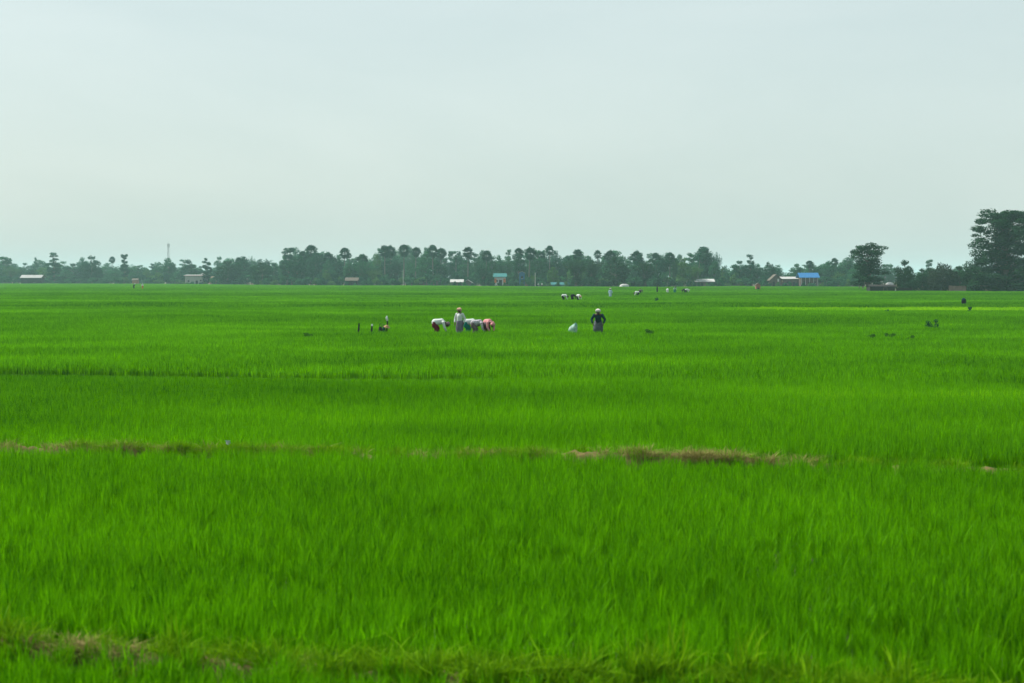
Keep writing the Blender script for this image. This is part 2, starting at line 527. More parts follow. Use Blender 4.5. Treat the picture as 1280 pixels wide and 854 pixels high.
spec = [  # d0, d1, slope0, slope1, set, gap0, gap1, tone, height, extra, label
    (B3, 59, B3S, -0.12, 'M', .8, .12, .41, 1.0, None, 'rice plot just beyond the low bund behind the darker rice'),
    (59, 92, -0.12, -0.10, 'M', .25, .9, .44, 0.97, None, 'rice plot where the bent workers are weeding'),
    (92, 108, -0.10, -0.08, 'M', .9, .5, .33, 1.2, None, 'narrow darker rice plot just behind the workers'),
    (108, 128, -0.08, -0.05, 'M', .6, .5, .43, 1.08, None, 'rice plot in front of the yellow green strip'),
    (128, 141, -0.05, -0.02, 'M', .4, .6, .37, 0.95, yellow_band, 'rice strip turning yellow green on one side'),
    (141, 160, -0.02, -0.03, 'F', 1.2, .8, .27, 1.3, None, 'dark green rice plot beyond the yellow green strip'),
    (160, 190, -0.03, -0.03, 'F', 1.2, .8, .46, 1.0, None, 'bright rice plot where the far trio is bending'),
    (190, 232, -0.03, 0.0, 'F', 1.5, .8, .37, 1.15, None, 'rice plot around the person standing in pale blue'),
    (232, 270, 0.0, 0.0, 'F', 1.5, 1.0, .25, 1.25, None, 'dark far rice plot behind the pale blue worker'),
    (270, 330, 0.0, 0.0, 'F', 1.5, 1.0, .44, 0.95, None, 'pale far rice plot before the village'),
    (330, 420, 0.0, 0.0, 'F', 1.6, 1.0, .34, 1.2, None, 'far rice plot around the two far walkers'),
    (420, 840, 0.0, 0.0, 'F', 1.6, 1.0, .44, 1.0, None, 'farthest rice reaching the foot of the treeline'),
]
for i, (d0, d1, s0, s1, st, g0, g1, tn, zz, fn, lb) in enumerate(spec):
    ng, nv, sz, sp = (MID, 6, 2.1, 1.75) if st == 'M' else (FAR, 5, 5.2, 4.4)
    plot(d0, d1, s0, s1, ng, nv, sz, sp, g0, g1, tn, lb, 50 + i, 4 if st == 'M' else 12, tone_fn=fn, zs=zz)

# grass and dry straw on the bunds
def grass_set(name, count, mat, **kw):
    ms = []
    for i in range(count):
        V, Fc, A = blades(seed=900 + 13 * len(name) + i, **kw)
        ms.append(np_mesh(name, V, Fc, {'rnd': A}))
    return scatter_tree(source_collection(name, ms, mat))
GRASS = grass_set('bund_grass', 4, M['bund_grass'], n=70, area=0.22, lmin=0.08, lmax=0.26, wid=0.008, seg=3, lean=0.8)
STRAW = grass_set('dry_straw', 4, M['dry_grass'], n=70, area=0.25, lmin=0.07, lmax=0.26, wid=0.007, seg=3, lean=1.6)
def bund_cover(name, ng, d0, slope, height, dens, x0, x1, n, seed, label, cat, spread=0.24, sc=(0.6, 1.2)):
    g = np.random.default_rng(seed)
    x = g.uniform(x0, x1, n)
    x = x[g.uniform(0, 1, n) < dens(x)]
    n = len(x)
    y = d0 + slope * x + g.normal(0, spread * 0.55, n)
    z = np.maximum(0.0, height(x) * (1 - ((y - d0 - slope * x) / (spread * 1.9)) ** 2)) - 0.02
    s = g.uniform(sc[0], sc[1], n)
    o = scatter(name, np.stack([x, y, z], 1), g.uniform(0, 6.28, n), np.stack([s, s, s], 1), g.integers(0, 3, n), np.full(n, 0.5), ng)
    tag(o, label, cat, kind='stuff')
TALL = grass_set('tall_grass', 3, M['bund_grass'], n=46, area=0.16, lmin=0.25, lmax=0.5, wid=0.011, seg=4, lean=0.55)
h1 = lambda x: 0.15 + 0.07 * bump_(x, -6, -2.9, 0.25)
h2 = lambda x: 0.215 - 0.06 * bump_(x, 4.6, 30, 0.5) + (0.09 + 0.03 * vnoise(x * 2.6, 8)) * bump_(x, 0.85, 3.5, 0.3) + (0.03 + 0.05 * vnoise(x * 1.9, 12)) * bump_(x, -9, -5.2, 0.3)
patchy = lambda s, k: (lambda x: np.clip(0.5 + k * vnoise(x * s, 5), 0, 1))
bund_cover('grass', GRASS, B1, B1S, h1, lambda x: 0.30 - 0.15 * bump_(x, -6, -2.8, 0.2) + 0.5 * bump_(x, -0.4, 3, 0.4), -6, 6, 800, 1, 'short yellow green grass on the near bund', 'grass', 0.26)
bund_cover('tall_grass', TALL, B1, B1S, h1, lambda x: 0.25 + 0.6 * bump_(x, -0.6, 2.6, 0.3), -5, 5, 60, 9, 'taller yellow green grass tufts on the near bund', 'grass', 0.26)
bund_cover('dry_grass', STRAW, B1, B1S, h1, lambda x: 0.05 + 0.9 * bump_(x, -3.6, -3.1, 0.08) + 0.22 * bump_(x, -6, -2.7, 0.2), -6, 6, 240, 2, 'pale dry straw on the near bund', 'straw', 0.16, (0.4, 0.75))
bund_cover('grass', GRASS, B2, SLOPE, h2, lambda x: 0.9 * patchy(0.9, 0.7)(x) * (1 - 0.9 * bump_(x, 0.6, 3.9, 0.2)) + 0.05, -12, 12, 900, 3, 'short green grass on the brown bund', 'grass', 0.3)
bund_cover('dry_grass', STRAW, B2, SLOPE, h2, lambda x: 0.10 * bump_(x, -9, 6, .6) + 0.6 * bump_(x, 0.5, 3.8, 0.15) * patchy(3, 0.9)(x) + 0.3 * bump_(x, -9, -5.2, 0.3) * patchy(1.7, 1.2)(x), -12, 12, 1300, 4, 'dead brown straw on the brown bund', 'straw', 0.27)


# ------------------------------------------------------------------ trees
def leaf_cloud(centres, radii, counts, size, seed, flat=0.35, narrow=1.0, out=0.7):
    """leaf-sized quads spread through ellipsoidal clumps"""
    g = np.random.default_rng(seed)
    C = np.repeat(centres, counts, 0); Rr = np.repeat(radii, counts, 0)
    n = len(C)
    d = g.normal(0, 1, (n, 3)); d /= np.linalg.norm(d, axis=1)[:, None]
    rad = g.uniform(0.25, 1.0, n) ** 0.45 * g.uniform(0.85, 1.15, n)
    P = C + d * rad[:, None] * Rr
    nrm = d * out + g.normal(0, 0.5, (n, 3)) + np.array([0, 0, flat]); nrm /= np.linalg.norm(nrm, axis=1)[:, None]
    t = np.cross(nrm, g.normal(0, 1, (n, 3))); t /= np.linalg.norm(t, axis=1)[:, None]
    b = np.cross(nrm, t)
    s_ = size * g.uniform(0.6, 1.35, n)[:, None]
    V = np.stack([P - t * s_, P - b * s_ * 0.55 * narrow, P + t * s_, P + b * s_ * 0.55 * narrow], 1).reshape(-1, 3)
    Q = np.arange(n * 4).reshape(n, 4)
    return V, Q, np.repeat(g.uniform(0, 1, n), 4)

def crown_mesh(name, centres, radii, per, size, seed, **kw):
    centres, radii = np.array(centres, float), np.array(radii, float)
    vol = radii.prod(1) ** (2 / 3)
    counts = np.maximum(8, (per * vol / vol.sum()).astype(int))
    V, Q, A = leaf_cloud(centres, radii, counts, size, seed, **kw)
    return np_mesh(name, V, Q, {'rnd': A})

def limb(mb, p0, p1, r0, r1, g, n=5):
    p0, p1 = Vector(p0), Vector(p1)
    mid = (p0 + p1) / 2 + Vector((g.uniform(-.3, .3), g.uniform(-.3, .3), g.uniform(0, .4)))
    mb.tube([p0, mid, p1], [r0, (r0 + r1) / 2, r1], n)

PROTO = {}
def broad_tree(key, H, W, tiers, per, size, seed, clear=0.18, flat=False, spire=0.0):
    g = random.Random(seed)
    cs, rs = [], []
    mb = MB()
    mb.tube([(0, 0, -0.1), (0.1, 0, H * 0.25), (0.05, 0.1, H * 0.5), (0, 0, H * 0.82)], [W * 0.045, W * 0.034, W * 0.022, 0.04], 7)
    for i in range(tiers):
        t = i / max(tiers - 1, 1)
        z = H * (clear + (0.93 - clear) * t)
        prof = math.sin(math.pi * (0.18 + 0.74 * t)) ** 0.8 * (1 - spire * t)
        if flat: prof = (0.82 + 0.18 * math.sin(9 * t + seed)) * math.sin(math.pi * (0.25 + 0.6 * t)) ** 0.5
        k = max(3, int(round(6 * prof + 1)))
        for j in range(k):
            a = 2 * math.pi * (j + g.random()) / k
            r_ = W / 2 * prof * g.uniform(0.35, 0.85)
            c = (r_ * math.cos(a), r_ * math.sin(a), z + g.uniform(-.05, .05) * H)
            rr = W * g.uniform(0.13, 0.24) * (0.6 + 0.5 * prof)
            cs.append(c)
            rs.append((rr, rr, rr * (flat if flat else g.uniform(0.6, 0.85))))
            limb(mb, (0, 0, max(0.1 * H, z - 0.16 * H)), c, W * 0.012, 0.03, g, 4)
    PROTO[key] = (mb.mesh('trunk'), crown_mesh('crown', cs, rs, per, size, seed), H, W, 'trunk', 'crown')

for i in range(6): broad_tree('broad%d' % i, 12, 9, 5, 2600, 0.36, 40 + i, clear=0.14)
for i in range(3): broad_tree('layer%d' % i, 13, 7.5, 6, 2400, 0.34, 60 + i, clear=0.2, flat=0.42)
for i in range(2): broad_tree('slim%d' % i, 14, 5, 6, 1900, 0.32, 70 + i, clear=0.16, spire=0.35)
for i in range(4):                              # rounded shrubs
    g = random.Random(80 + i); cs, rs = [], []; mb = MB()
    for j in range(9):
        a, r_ = g.uniform(0, 6.28), g.uniform(0, 1.5)
        c = (r_ * math.cos(a), r_ * math.sin(a), g.uniform(0.5, 2.1)); cs.append(c)
        rs.append((g.uniform(.6, 1.1),) * 2 + (g.uniform(.45, .8),))
        mb.tube([(0, 0, -0.05), (c[0] * .5, c[1] * .5, c[2] * .6), c], [0.07, 0.05, 0.02], 4)
    PROTO['shrub%d' % i] = (mb.mesh('stem'), crown_mesh('foliage', cs, rs, 900, 0.26, 80 + i), 2.9, 4.4, 'stem', 'foliage')
for i in range(3):                              # bamboo clumps: arching culms with drooping leaf sprays
    g = random.Random(90 + i); cs, rs = [], []; mb = MB()
    for j in range(46):
        a, bend, hh = g.uniform(0, 6.28), g.uniform(.6, 4.2), g.uniform(8, 11.8)
        pts = []
        for t in (0, .35, .65, .85, 1.0):
            rr = .7 * g.random() * (t == 0) + bend * t ** 2.2
            pts.append((rr * math.cos(a), rr * math.sin(a), hh * (t - 0.18 * (bend / 4.2) * t ** 3)))
        mb.tube(pts, [.06, .055, .045, .03, .012], 4)
        for t in (1, 2, 3, 4):
            p = pts[t]
            for q in range(2):
                cs.append((p[0] + g.gauss(0, .5), p[1] + g.gauss(0, .5), p[2] - g.uniform(0, .8)))
                rs.append((g.uniform(.35, .75), g.uniform(.35, .75), g.uniform(.5, 1.0)))
    for j in range(30):
        a, r_ = g.uniform(0, 6.28), g.uniform(1, 3)
        cs.append((r_ * math.cos(a), r_ * math.sin(a), g.uniform(.4, 3))); rs.append((.8, .8, .9))
    PROTO['bamboo%d' % i] = (mb.mesh('culms'), crown_mesh('foliage', cs, rs, 3800, 0.34, 90 + i, flat=-.1, narrow=.5), 11.0, 8.5, 'culms', 'foliage')

def fan_palm(key, H, seed, nfan, hr):
    g = random.Random(seed)
    mb = MB()
    lean = g.uniform(-.5, .5)
    mb.tube([(0, 0, -0.1), (lean * .3, 0, H * .3), (lean * .7, 0, H * .65), (lean, 0, H - hr)], [.34, .24, .2, .19], 8)
    top = Vector((lean, 0, H - hr * 1.0))
    V, T, A = [], [], []
    for i in range(nfan):
        u = (i + .5) / nfan
        el = math.radians(88 - 150 * u) if i < nfan * .85 else math.radians(-70 + g.uniform(-10, 10))
        az = i * 2.39996 + g.uniform(-.3, .3)
        dr = Vector((math.cos(el) * math.cos(az), math.cos(el) * math.sin(az), math.sin(el)))
        side = dr.cross(Vector((0, 0, 1)))
        side = (side.normalized() if side.length > .05 else Vector((1, 0, 0)))
        upv = side.cross(dr).normalized()
        rot = g.uniform(-.6, .6); side = side * math.cos(rot) + upv * math.sin(rot); upv = side.cross(dr)
        pl, fr = hr * g.uniform(.40, .55), hr * g.uniform(.45, .62)
        hub = top + dr * pl
        b = len(V)
        V += [top - side * .05, top + side * .05, hub]; A += [g.random()] * 3; T.append((b, b + 1, b + 2))
        nseg = 11
        rv = g.random()
        for k in range(nseg):
            w0 = math.radians(-120 + 240 * k / nseg); w1 = math.radians(-120 + 240 * (k + .8) / nseg); wm = (w0 + w1) / 2
            def pt(w, q, fold): return hub + (dr * math.cos(w) + side * math.sin(w)) * fr * q + upv * fold - Vector((0, 0, .10 * fr * q * q))
            b = len(V)
            V += [hub, pt(w0, .75, .04), pt(wm, 1.05, -.04), pt(w1, .75, .04)]
            A += [min(1, max(0, rv + g.uniform(-.15, .15)))] * 4
            T += [(b, b + 1, b + 2), (b, b + 2, b + 3)]
    PROTO[key] = (mb.mesh('trunk'), np_mesh('crown', [tuple(v) for v in V], T, {'rnd': A}), H, hr * 2, 'trunk', 'crown')
for i in range(4): fan_palm('palmyra%d' % i, 14, 120 + i, (30, 38, 26, 34)[i], 2.4)

def feather_palm(key, H, seed):
    g = random.Random(seed)
    mb = MB()
    mb.tube([(0, 0, -0.1), (.3, 0, H * .3), (.9, .1, H * .6), (1.2, .1, H * .82)], [.26, .17, .15, .14], 8)
    top = Vector((1.2, .1, H * .82)); V, T, A = [], [], []
    for i in range(20):
        az = i * 2.4; el0 = math.radians(75 - 100 * i / 20); ln = g.uniform(2.6, 3.4)
        h = Vector((math.cos(az), math.sin(az), 0)); side = Vector((-math.sin(az), math.cos(az), 0))
        p = top.copy(); rv = g.random()
        for k in range(12):
            el = el0 - k * .13
            q = p + (h * math.cos(el) + Vector((0, 0, math.sin(el)))) * ln / 12
            for sd in (-1, 1):
                tip = (p + q) / 2 + side * sd * .55 * math.sin(math.pi * (k + 1.5) / 14) + Vector((0, 0, -.3)) + (q - p) * 1.2
                b = len(V); V += [p, q, tip]; A += [rv] * 3; T.append((b, b + 1, b + 2))
            p = q
    PROTO[key] = (mb.mesh('trunk'), np_mesh('crown', [tuple(v) for v in V], T, {'rnd': A}), H, 6.0, 'trunk', 'crown')
for i in range(2): feather_palm('coconut%d' % i, 13, 140 + i)
for i in range(2):                              # banana clumps
    g = random.Random(150 + i); mb = MB(); V, T, A = [], [], []
    for j in range(5):
        bx, by, hh = g.gauss(0, .8), g.gauss(0, .8), g.uniform(1.4, 2.4)
        mb.tube([(bx, by, -.05), (bx, by, hh)], [.14, .08], 6)
        for k in range(8):
            az, el = k * 2.4 + g.random(), math.radians(g.uniform(45, 80)); h = Vector((math.cos(az), math.sin(az), 0)); sd = Vector((-math.sin(az), math.cos(az), 0))
            p = Vector((bx, by, hh)); prev = None; rv = g.random()
            for q in range(6):
                w = .28 * math.sin(math.pi * (q + .6) / 6.4)
                b = len(V); V += [p - sd * w, p + sd * w]; A += [rv] * 2
                if q: T += [(b - 2, b - 1, b + 1), (b - 2, b + 1, b)]
                p = p + (h * math.cos(el) + Vector((0, 0, math.sin(el)))) * .38; el -= .32
    PROTO['banana%d' % i] = (mb.mesh('stem'), np_mesh('foliage', [tuple(v) for v in V], T, {'rnd': A}), 3.6, 3.6, 'stem', 'foliage')

NAMES = {'broad': ('broadleaf_tree', 'tree', 'broadleaf trees of the far treeline'), 'layer': ('layered_tree', 'tree', 'tiered trees of the far treeline'),
         'slim': ('slender_tree', 'tree', 'slender trees of the far treeline'), 'shrub': ('shrub', 'shrub', 'shrubs along the field edge'),
         'bamboo': ('bamboo_clump', 'bamboo', 'bamboo clumps of the village'), 'palmyra': ('palmyra_palm', 'palm', 'fan palms of the far treeline'),
         'coconut': ('coconut_palm', 'palm', 'feathery palms of the far treeline'), 'banana': ('banana_plant', 'banana plant', 'banana plants along the field edge')}
TREES = []      # (object, kind, px x, height m, px width, leaf, row)
def plant(key, x, top, d, wpx=None, leaf='mid_leaf', row='front', name=None):
    tm, cm, H, W, tn, cn = PROTO[key]
    kind = key.rstrip('0123456789')
    p = at(x, HORIZON, d)
    h = max(ztop(top, d), 0.8)
    sz = h / H
    sx = (wpx / F_PX * d / W) if wpx else sz
    sx = min(max(sx, sz * 0.55), sz * 1.7)
    if kind == 'palmyra': sx = (wpx / F_PX * d / W) if wpx else min(max(sz, .9), 1.25)
    if kind == 'palmyra':
        o = empty(NAMES[kind][0], (p.x, d, 0), R.uniform(0, 6.28), (sx, sx, sx))
        hr = W / 2; zt = h / sx
        link(tn, tm, M['palm_bark'], o, scale=(1, 1, (zt - hr) / (H - hr)))
        link(cn, cm, M[leaf], o, (0, 0, zt - H))
    else:
        o = empty(name or NAMES[kind][0], (p.x, d, 0), R.uniform(0, 6.28), (sx, sx, sz))
        link(tn, tm, M['palm_bark'] if kind == 'coconut' else M['bark'], o)
        link(cn, cm, M[leaf], o)
    tag(o, None, NAMES[kind][1], NAMES[kind][2])
    TREES.append([o, kind, x, h, sx * W, leaf, row])
    return o

# skyline of the treeline, photo pixels
PX = [-60, 0, 15, 30, 45, 56, 82, 92, 110, 125, 150, 170, 185, 200, 220, 246, 255, 290, 315, 340, 352, 372, 400, 412, 445, 470, 480, 515, 525, 560, 580, 620, 640, 670, 690, 702, 725, 745, 768, 782, 795, 812, 835, 850, 865, 890, 899, 908, 915, 935, 950, 958, 972, 985, 1000, 1015, 1030, 1045, 1075, 1110, 1150, 1170, 1210, 1290, 1340]
PY = [325, 322, 321, 327, 325, 328, 329, 326, 324, 331, 326, 329, 330, 328, 326, 328, 324, 322, 323, 326, 316, 312, 314, 318, 319, 316, 308, 308, 311, 309, 311, 314, 314, 311, 310, 317, 314, 318, 314, 322, 315, 318, 316, 321, 317, 311, 322, 338, 330, 326, 324, 333, 331, 343, 333, 331, 327, 324, 322, 331, 338, 332, 338, 330, 330]
def skyline(x): return float(np.interp(x, PX, PY))
HOUSES_X = [(22, 54), (228, 262), (430, 449), (558, 594), (614, 640), (646, 658), (686, 714), (772, 789), (867, 894), (942, 953), (960, 1026)]
def blocked(x, m=2): return any(a - m < x < b + m for a, b in HOUSES_X)

# back row: fills the skyline, farther away
x = -45
while x < 1335:
    d = float(edge(min(x, 1075))) * R.uniform(1.16, 1.42) + 40
    k = R.choices(['broad', 'layer', 'slim', 'bamboo'], [7, .6, 1.3, 1.4])[0]
    n = {'broad': 6, 'layer': 3, 'slim': 2, 'bamboo': 3}[k]
    plant(f'{k}{R.randrange(n)}', x, skyline(x) + R.choice([R.uniform(-2.5, 1), R.uniform(1, 7)]), d, R.choice([R.uniform(13, 20), R.uniform(22, 40)]) * (0.75 if k == 'slim' else 0.6 if k == 'layer' else 1), R.choice(['dark_leaf', 'mid_leaf', 'mid_leaf']), 'back')
    x += R.uniform(7.5, 13)
# front row: lower crowns in front of them
x = -40
while x < 1085:
    d = float(edge(x)) * R.uniform(1.05, 1.13) + 14
    k = R.choices(['broad', 'layer', 'slim', 'bamboo'], [7, .4, 1.0, 1.6])[0]
    n = {'broad': 6, 'layer': 3, 'slim': 2, 'bamboo': 3}[k]
    s_ = skyline(x)
    top = s_ + R.uniform(0.06, 0.40) * (354 - s_)
    plant(f'{k}{R.randrange(n)}', x, top, d, R.uniform(13, 34) * (0.7 if k == 'slim' else 0.6 if k == 'layer' else 1), R.choices(['dark_leaf', 'mid_leaf', 'pale_leaf'], [4, 4, 1])[0], 'front')
    x += R.uniform(9, 16)
# shrubs and bananas at the foot of the trees
x = -40
while x < 1085:
    d = float(edge(x)) * R.uniform(1.005, 1.03) + 3
    if True:
        low = blocked(x, 2)
        k = 'shrub' if low else R.choices(['shrub', 'banana'], [5, 1])[0]
        if low: d = float(edge(x)) - 2
        plant(f"{k}{R.randrange(4 if k == 'shrub' else 2)}", x, 352.2 - R.uniform(-1.2, 1.6) if low else 349.5 - R.uniform(-2, 6), d, (R.uniform(5, 10) if low else R.uniform(10, 20)) if k == 'shrub' else None,
              R.choices(['dark_leaf', 'mid_leaf', 'pale_leaf'], [3, 4, 2])[0], 'foot')
    x += R.uniform(5, 11)
x = -40
while x < 1085:
    d = float(edge(x)) * R.uniform(1.035, 1.06) + 12
    k = R.choices(['shrub', 'banana', 'bamboo'], [6, 1, 1])[0]
    plant(f"{k}{R.randrange({'shrub': 4, 'banana': 2, 'bamboo': 3}[k])}", x, 345 - R.uniform(-2, 8), d, R.uniform(12, 22), R.choices(['dark_leaf', 'mid_leaf', 'pale_leaf'], [4, 4, 1])[0], 'under')
    x += R.uniform(7, 13)
# individual trees read from the photograph: key, x, top y, distance factor, width px, leaf
for key, x, top, fd, w, lf in [
    ('layer0', 68, 316.5, 1.04, 21, 'dark_leaf'), ('broad1', 115, 321, 1.03, 27, 'dark_leaf'), ('layer1', 156, 318.5, 1.04, 13, 'dark_leaf'),
    ('slim0', 45, 322, 1.2, 9, 'mid_leaf'), ('layer2', 8, 321, 1.1, 22, 'mid_leaf'), ('broad2', 211, 322.5, 1.06, 22, 'mid_leaf'), ('broad0', 237, 325.5, 1.06, 24, 'dark_leaf'),
    ('slim1', 258, 321.5, 1.05, 15, 'dark_leaf'), ('broad3', 285, 326, 1.02, 32, 'grove_leaf'), ('broad4', 305, 321, 1.08, 26, 'dark_leaf'), ('broad5', 328, 328, 1.02, 26, 'grove_leaf'),
    ('layer1', 361, 310.5, 1.08, 22, 'dark_leaf'), ('broad2', 372, 320, 1.05, 28, 'dark_leaf'), ('broad5', 398, 316, 1.1, 30, 'dark_leaf'),
    ('bamboo0', 452, 325, 1.05, 24, 'mid_leaf'), ('broad1', 408, 338, 1.02, 14, 'pale_leaf'), ('shrub1', 425, 344, 1.01, 16, 'pale_leaf'), ('bamboo1', 604, 330, 1.0, 24, 'dark_leaf'),
    ('broad3', 692, 334, 1.03, 16, 'pale_leaf'), ('bamboo2', 720, 322, 1.0, 34, 'grove_leaf'), ('bamboo0', 740, 324, 1.01, 30, 'grove_leaf'), ('broad4', 770, 322, 1.0, 36, 'grove_leaf'),
    ('bamboo1', 806, 325, 1.01, 34, 'grove_leaf'), ('broad0', 876, 310, 1.1, 38, 'dark_leaf'), ('broad2', 893, 326, 1.06, 18, 'mid_leaf'), ('slim1', 903, 332, 1.03, 7, 'pale_leaf'),
    ('bamboo2', 868, 332, 1.04, 22, 'pale_leaf'), ('layer0', 938, 319, 1.06, 17, 'dark_leaf'), ('broad1', 924, 327, 1.05, 24, 'dark_leaf'), ('broad4', 962, 328, 1.07, 22, 'dark_leaf'),
    ('broad3', 995, 330, 1.12, 18, 'mid_leaf'), ('broad5', 1014, 326, 1.15, 18, 'mid_leaf'), ('broad0', 1035, 327, 1.12, 26, 'mid_leaf'), ('broad2', 1058, 322, 1.15, 28, 'mid_leaf'), ('bamboo0', 1048, 340, 1.05, 16, 'pale_leaf'),
    ('layer2', 1161, 324.5, 1.2, 13, 'mid_leaf'), ('broad1', 1112, 331, 1.25, 20, 'mid_leaf'), ('broad5', 1196, 333, 1.3, 20, 'mid_leaf')]:
    plant(key, x, top, float(edge(min(x, 1075))) * fd + 8, w, lf, 'own')
for x, top, fd, w in [(140, 320.5, 1.25, 9), (389, 305.5, 1.1, 18), (377, 313, 1.1, 15), (412, 315, 1.1, 13), (431, 309, 1.07, 15), (437, 316.5, 1.15, 7), (455, 317, 1.08, 14),
                   (481, 306.5, 1.08, 17), (489, 306, 1.14, 17), (505, 305, 1.07, 17), (519, 308, 1.08, 14), (541, 306, 1.06, 18), (550, 309, 1.14, 16), (585, 308, 1.08, 16),
                   (607, 312.5, 1.09, 15), (648, 309.5, 1.08, 13), (661, 308, 1.06, 18), (676, 313, 1.1, 14), (687, 307, 1.09, 14), (722, 311, 1.1, 15), (747, 312.5, 1.12, 12), (764, 312, 1.12, 19),
                   (797, 312.5, 1.12, 19), (820, 316, 1.1, 17), (837, 315, 1.1, 15), (880, 308, 1.1, 20), (1012, 325.5, 1.14, 10), (1043, 322.5, 1.15, 12), (300, 321, 1.1, 12)]:
    plant('palmyra%d' % R.randrange(4), x, top, float(edge(x)) * fd + 10, w, 'palm_leaf', 'palm')
for x, top, fd in [(336, 323, 1.07), (872, 312, 1.05), (975, 333, 1.06), (845, 318, 1.1), (570, 316, 1.07)]:
    plant('coconut%d' % R.randrange(2), x, top, float(edge(x)) * fd + 8, None, 'palm_leaf', 'palm')

# nearer grove on the right, individually grown
def rain_tree(key, H, W, per, size, seed):
    g = random.Random(seed); cs, rs = [], []; mb = MB()
    mb.tube([(0, 0, -.2), (.2, 0, H * .2), (.1, .3, H * .45), (-.2, 0, H * .8)], [.75, .5, .35, .1], 9)
    zs_ = [.06, .14, .22, .32, .42, .52, .6, .68, .76, .84, .91, .97]
    ws_ = [.92, 1.0, 1.02, .95, .78, .70, .84, .98, .95, .90, .84, .62]
    for z, w in zip(zs_, ws_):
        for j in range(13):
            a = 2 * math.pi * (j + g.uniform(-.35, .35)) / 13; r_ = W / 2 * w * (g.uniform(.60, .92) if j % 2 else g.uniform(.1, .6))
            c = (r_ * math.cos(a), r_ * math.sin(a), H * (z + g.uniform(-.03, .03)) - .12 * r_); cs.append(c)
            q = g.uniform(1.0, 2.0); rs.append((q, q, q * g.uniform(.42, .7)))
            limb(mb, (0, 0, max(1, c[2] - .12 * H)), c, .14, .03, g, 4)
    PROTO[key] = (mb.mesh('trunk'), crown_mesh('crown', cs, rs, per, size, seed), H, W, 'trunk', 'crown')
rain_tree('big0', 19, 15, 34000, 0.23, 301)
broad_tree('big1', 13, 8, 9, 7500, 0.23, 302, clear=0.2, flat=0.42)
broad_tree('grove0', 7.5, 6.5, 5, 4500, 0.22, 303, clear=0.1)
broad_tree('grove1', 6.5, 8.5, 5, 5500, 0.22, 304, clear=0.1)
def big_tree(key, name, label, x, top, d, wpx, leaf):
    tm, cm, H, W, tn, cn = PROTO[key]
    h = ztop(top, d)
    o = empty(name, (xat(x, d), d, 0), R.uniform(0, 6.28), (wpx / F_PX * d / W,) * 2 + (h / H,))
    link(tn, tm, M['bark'], o); link(cn, cm, M[leaf], o)
    tag(o, label, 'tree', 'trees of the nearer grove')
big_tree('big0', 'rain_tree', 'tallest dark spreading tree with ragged layered crown beside the brown woven fence', 1256, 264.5, 326, 100, 'grove_leaf')
big_tree('big1', 'layered_tree', 'lone dark tree with terraced crown and bare trunk beside the low black shed', 1085, 303, 330, 46, 'grove_leaf')
big_tree('grove0', 'broadleaf_tree', 'compact round dark tree just behind the white tarpaulin', 1131, 327, 332, 28, 'grove_leaf')
big_tree('grove1', 'broadleaf_tree', 'low wide brownish green tree between the round tree and tallest tree', 1180, 332, 333, 44, 'brown_leaf')
big_tree('grove0', 'broadleaf_tree', 'small dark tree squeezed between round tree and brownish tree', 1153, 337, 338, 22, 'grove_leaf')
big_tree('grove1', 'broadleaf_tree', 'low leafy tree under the left side of tallest tree', 1221, 322, 330, 42, 'grove_leaf')
big_tree('grove0', 'broadleaf_tree', 'dark bushy tree under the right side of tallest tree', 1270, 330, 329, 44, 'grove_leaf')
big_tree('grove1', 'broadleaf_tree', 'rounded dark tree behind the gap beside the brownish tree', 1164, 337, 345, 34, 'grove_leaf')
big_tree('grove0', 'broadleaf_tree', 'rounded dark tree right behind the brown woven fence', 1200, 334, 342, 32, 'grove_leaf')
big_tree('grove1', 'broadleaf_tree', 'bushy tree at the outer end of the grove', 1318, 315, 332, 60, 'grove_leaf')
for i, (x, top, w, lf) in enumerate([(1142, 348, 18, 'grove_leaf'), (1168, 349, 20, 'brown_leaf'), (1215, 346, 22, 'grove_leaf'), (1240, 348, 24, 'grove_leaf'), (1262, 347, 22, 'grove_leaf'), (1285, 346, 24, 'grove_leaf'), (1128, 351, 14, 'grove_leaf')]):
    o = plant('shrub%d' % (i % 4), x, top, 324 + (i % 3), w, lf, 'grove')

# labels of the treeline, from landmarks
MARKS = [(-80, 'long grey roofed house'), (90, 'two far walkers'), (195, 'telecom mast'), (225, 'white walled house'), (275, 'haystack'), (395, 'small thatched shed'), (470, 'utility pole'),
         (535, 'tin roofed farmhouse'), (600, 'white and orange house'), (645, 'blue upright building'), (680, 'teal tarpaulin shelter'), (735, 'pale tarpaulin mound'), (810, 'long low brown house'), (910, 'reddish brown field shelter'),
         (955, 'brown gabled house'), (995, 'blue roofed house'), (1030, 'lone terraced tree'), (1105, 'round dark grove tree'), (1200, 'tallest tree of the grove')]
DESC = {'broad': 'round-crowned broadleaf tree', 'layer': 'tiered flat-topped tree', 'slim': 'slender upright tree', 'shrub': 'low shrub', 'bamboo': 'feathery bamboo clump', 'palmyra': 'fan palm with ball-shaped head', 'coconut': 'drooping feathery palm', 'banana': 'banana clump'}
TONE = {'dark_leaf': 'dark', 'mid_leaf': 'mid green', 'pale_leaf': 'pale yellow green', 'brown_leaf': 'brownish', 'grove_leaf': 'very dark', 'palm_leaf': ''}
def mark(x):
    m = MARKS[0][1]
    for a, t in MARKS:
        if x >= a: m = t
    return m
buckets = {}
ORD = ['tallest', 'second tallest', 'third tallest', 'fourth tallest', 'fifth tallest', 'sixth tallest', 'seventh tallest', 'eighth tallest', 'ninth tallest']
WHERE = {'back': 'well behind the', 'front': 'standing behind the', 'own': 'rising near the', 'palm': 'rising near the', 'foot': 'at field edge by the', 'under': 'just behind the', 'grove': 'at the foot of the'}
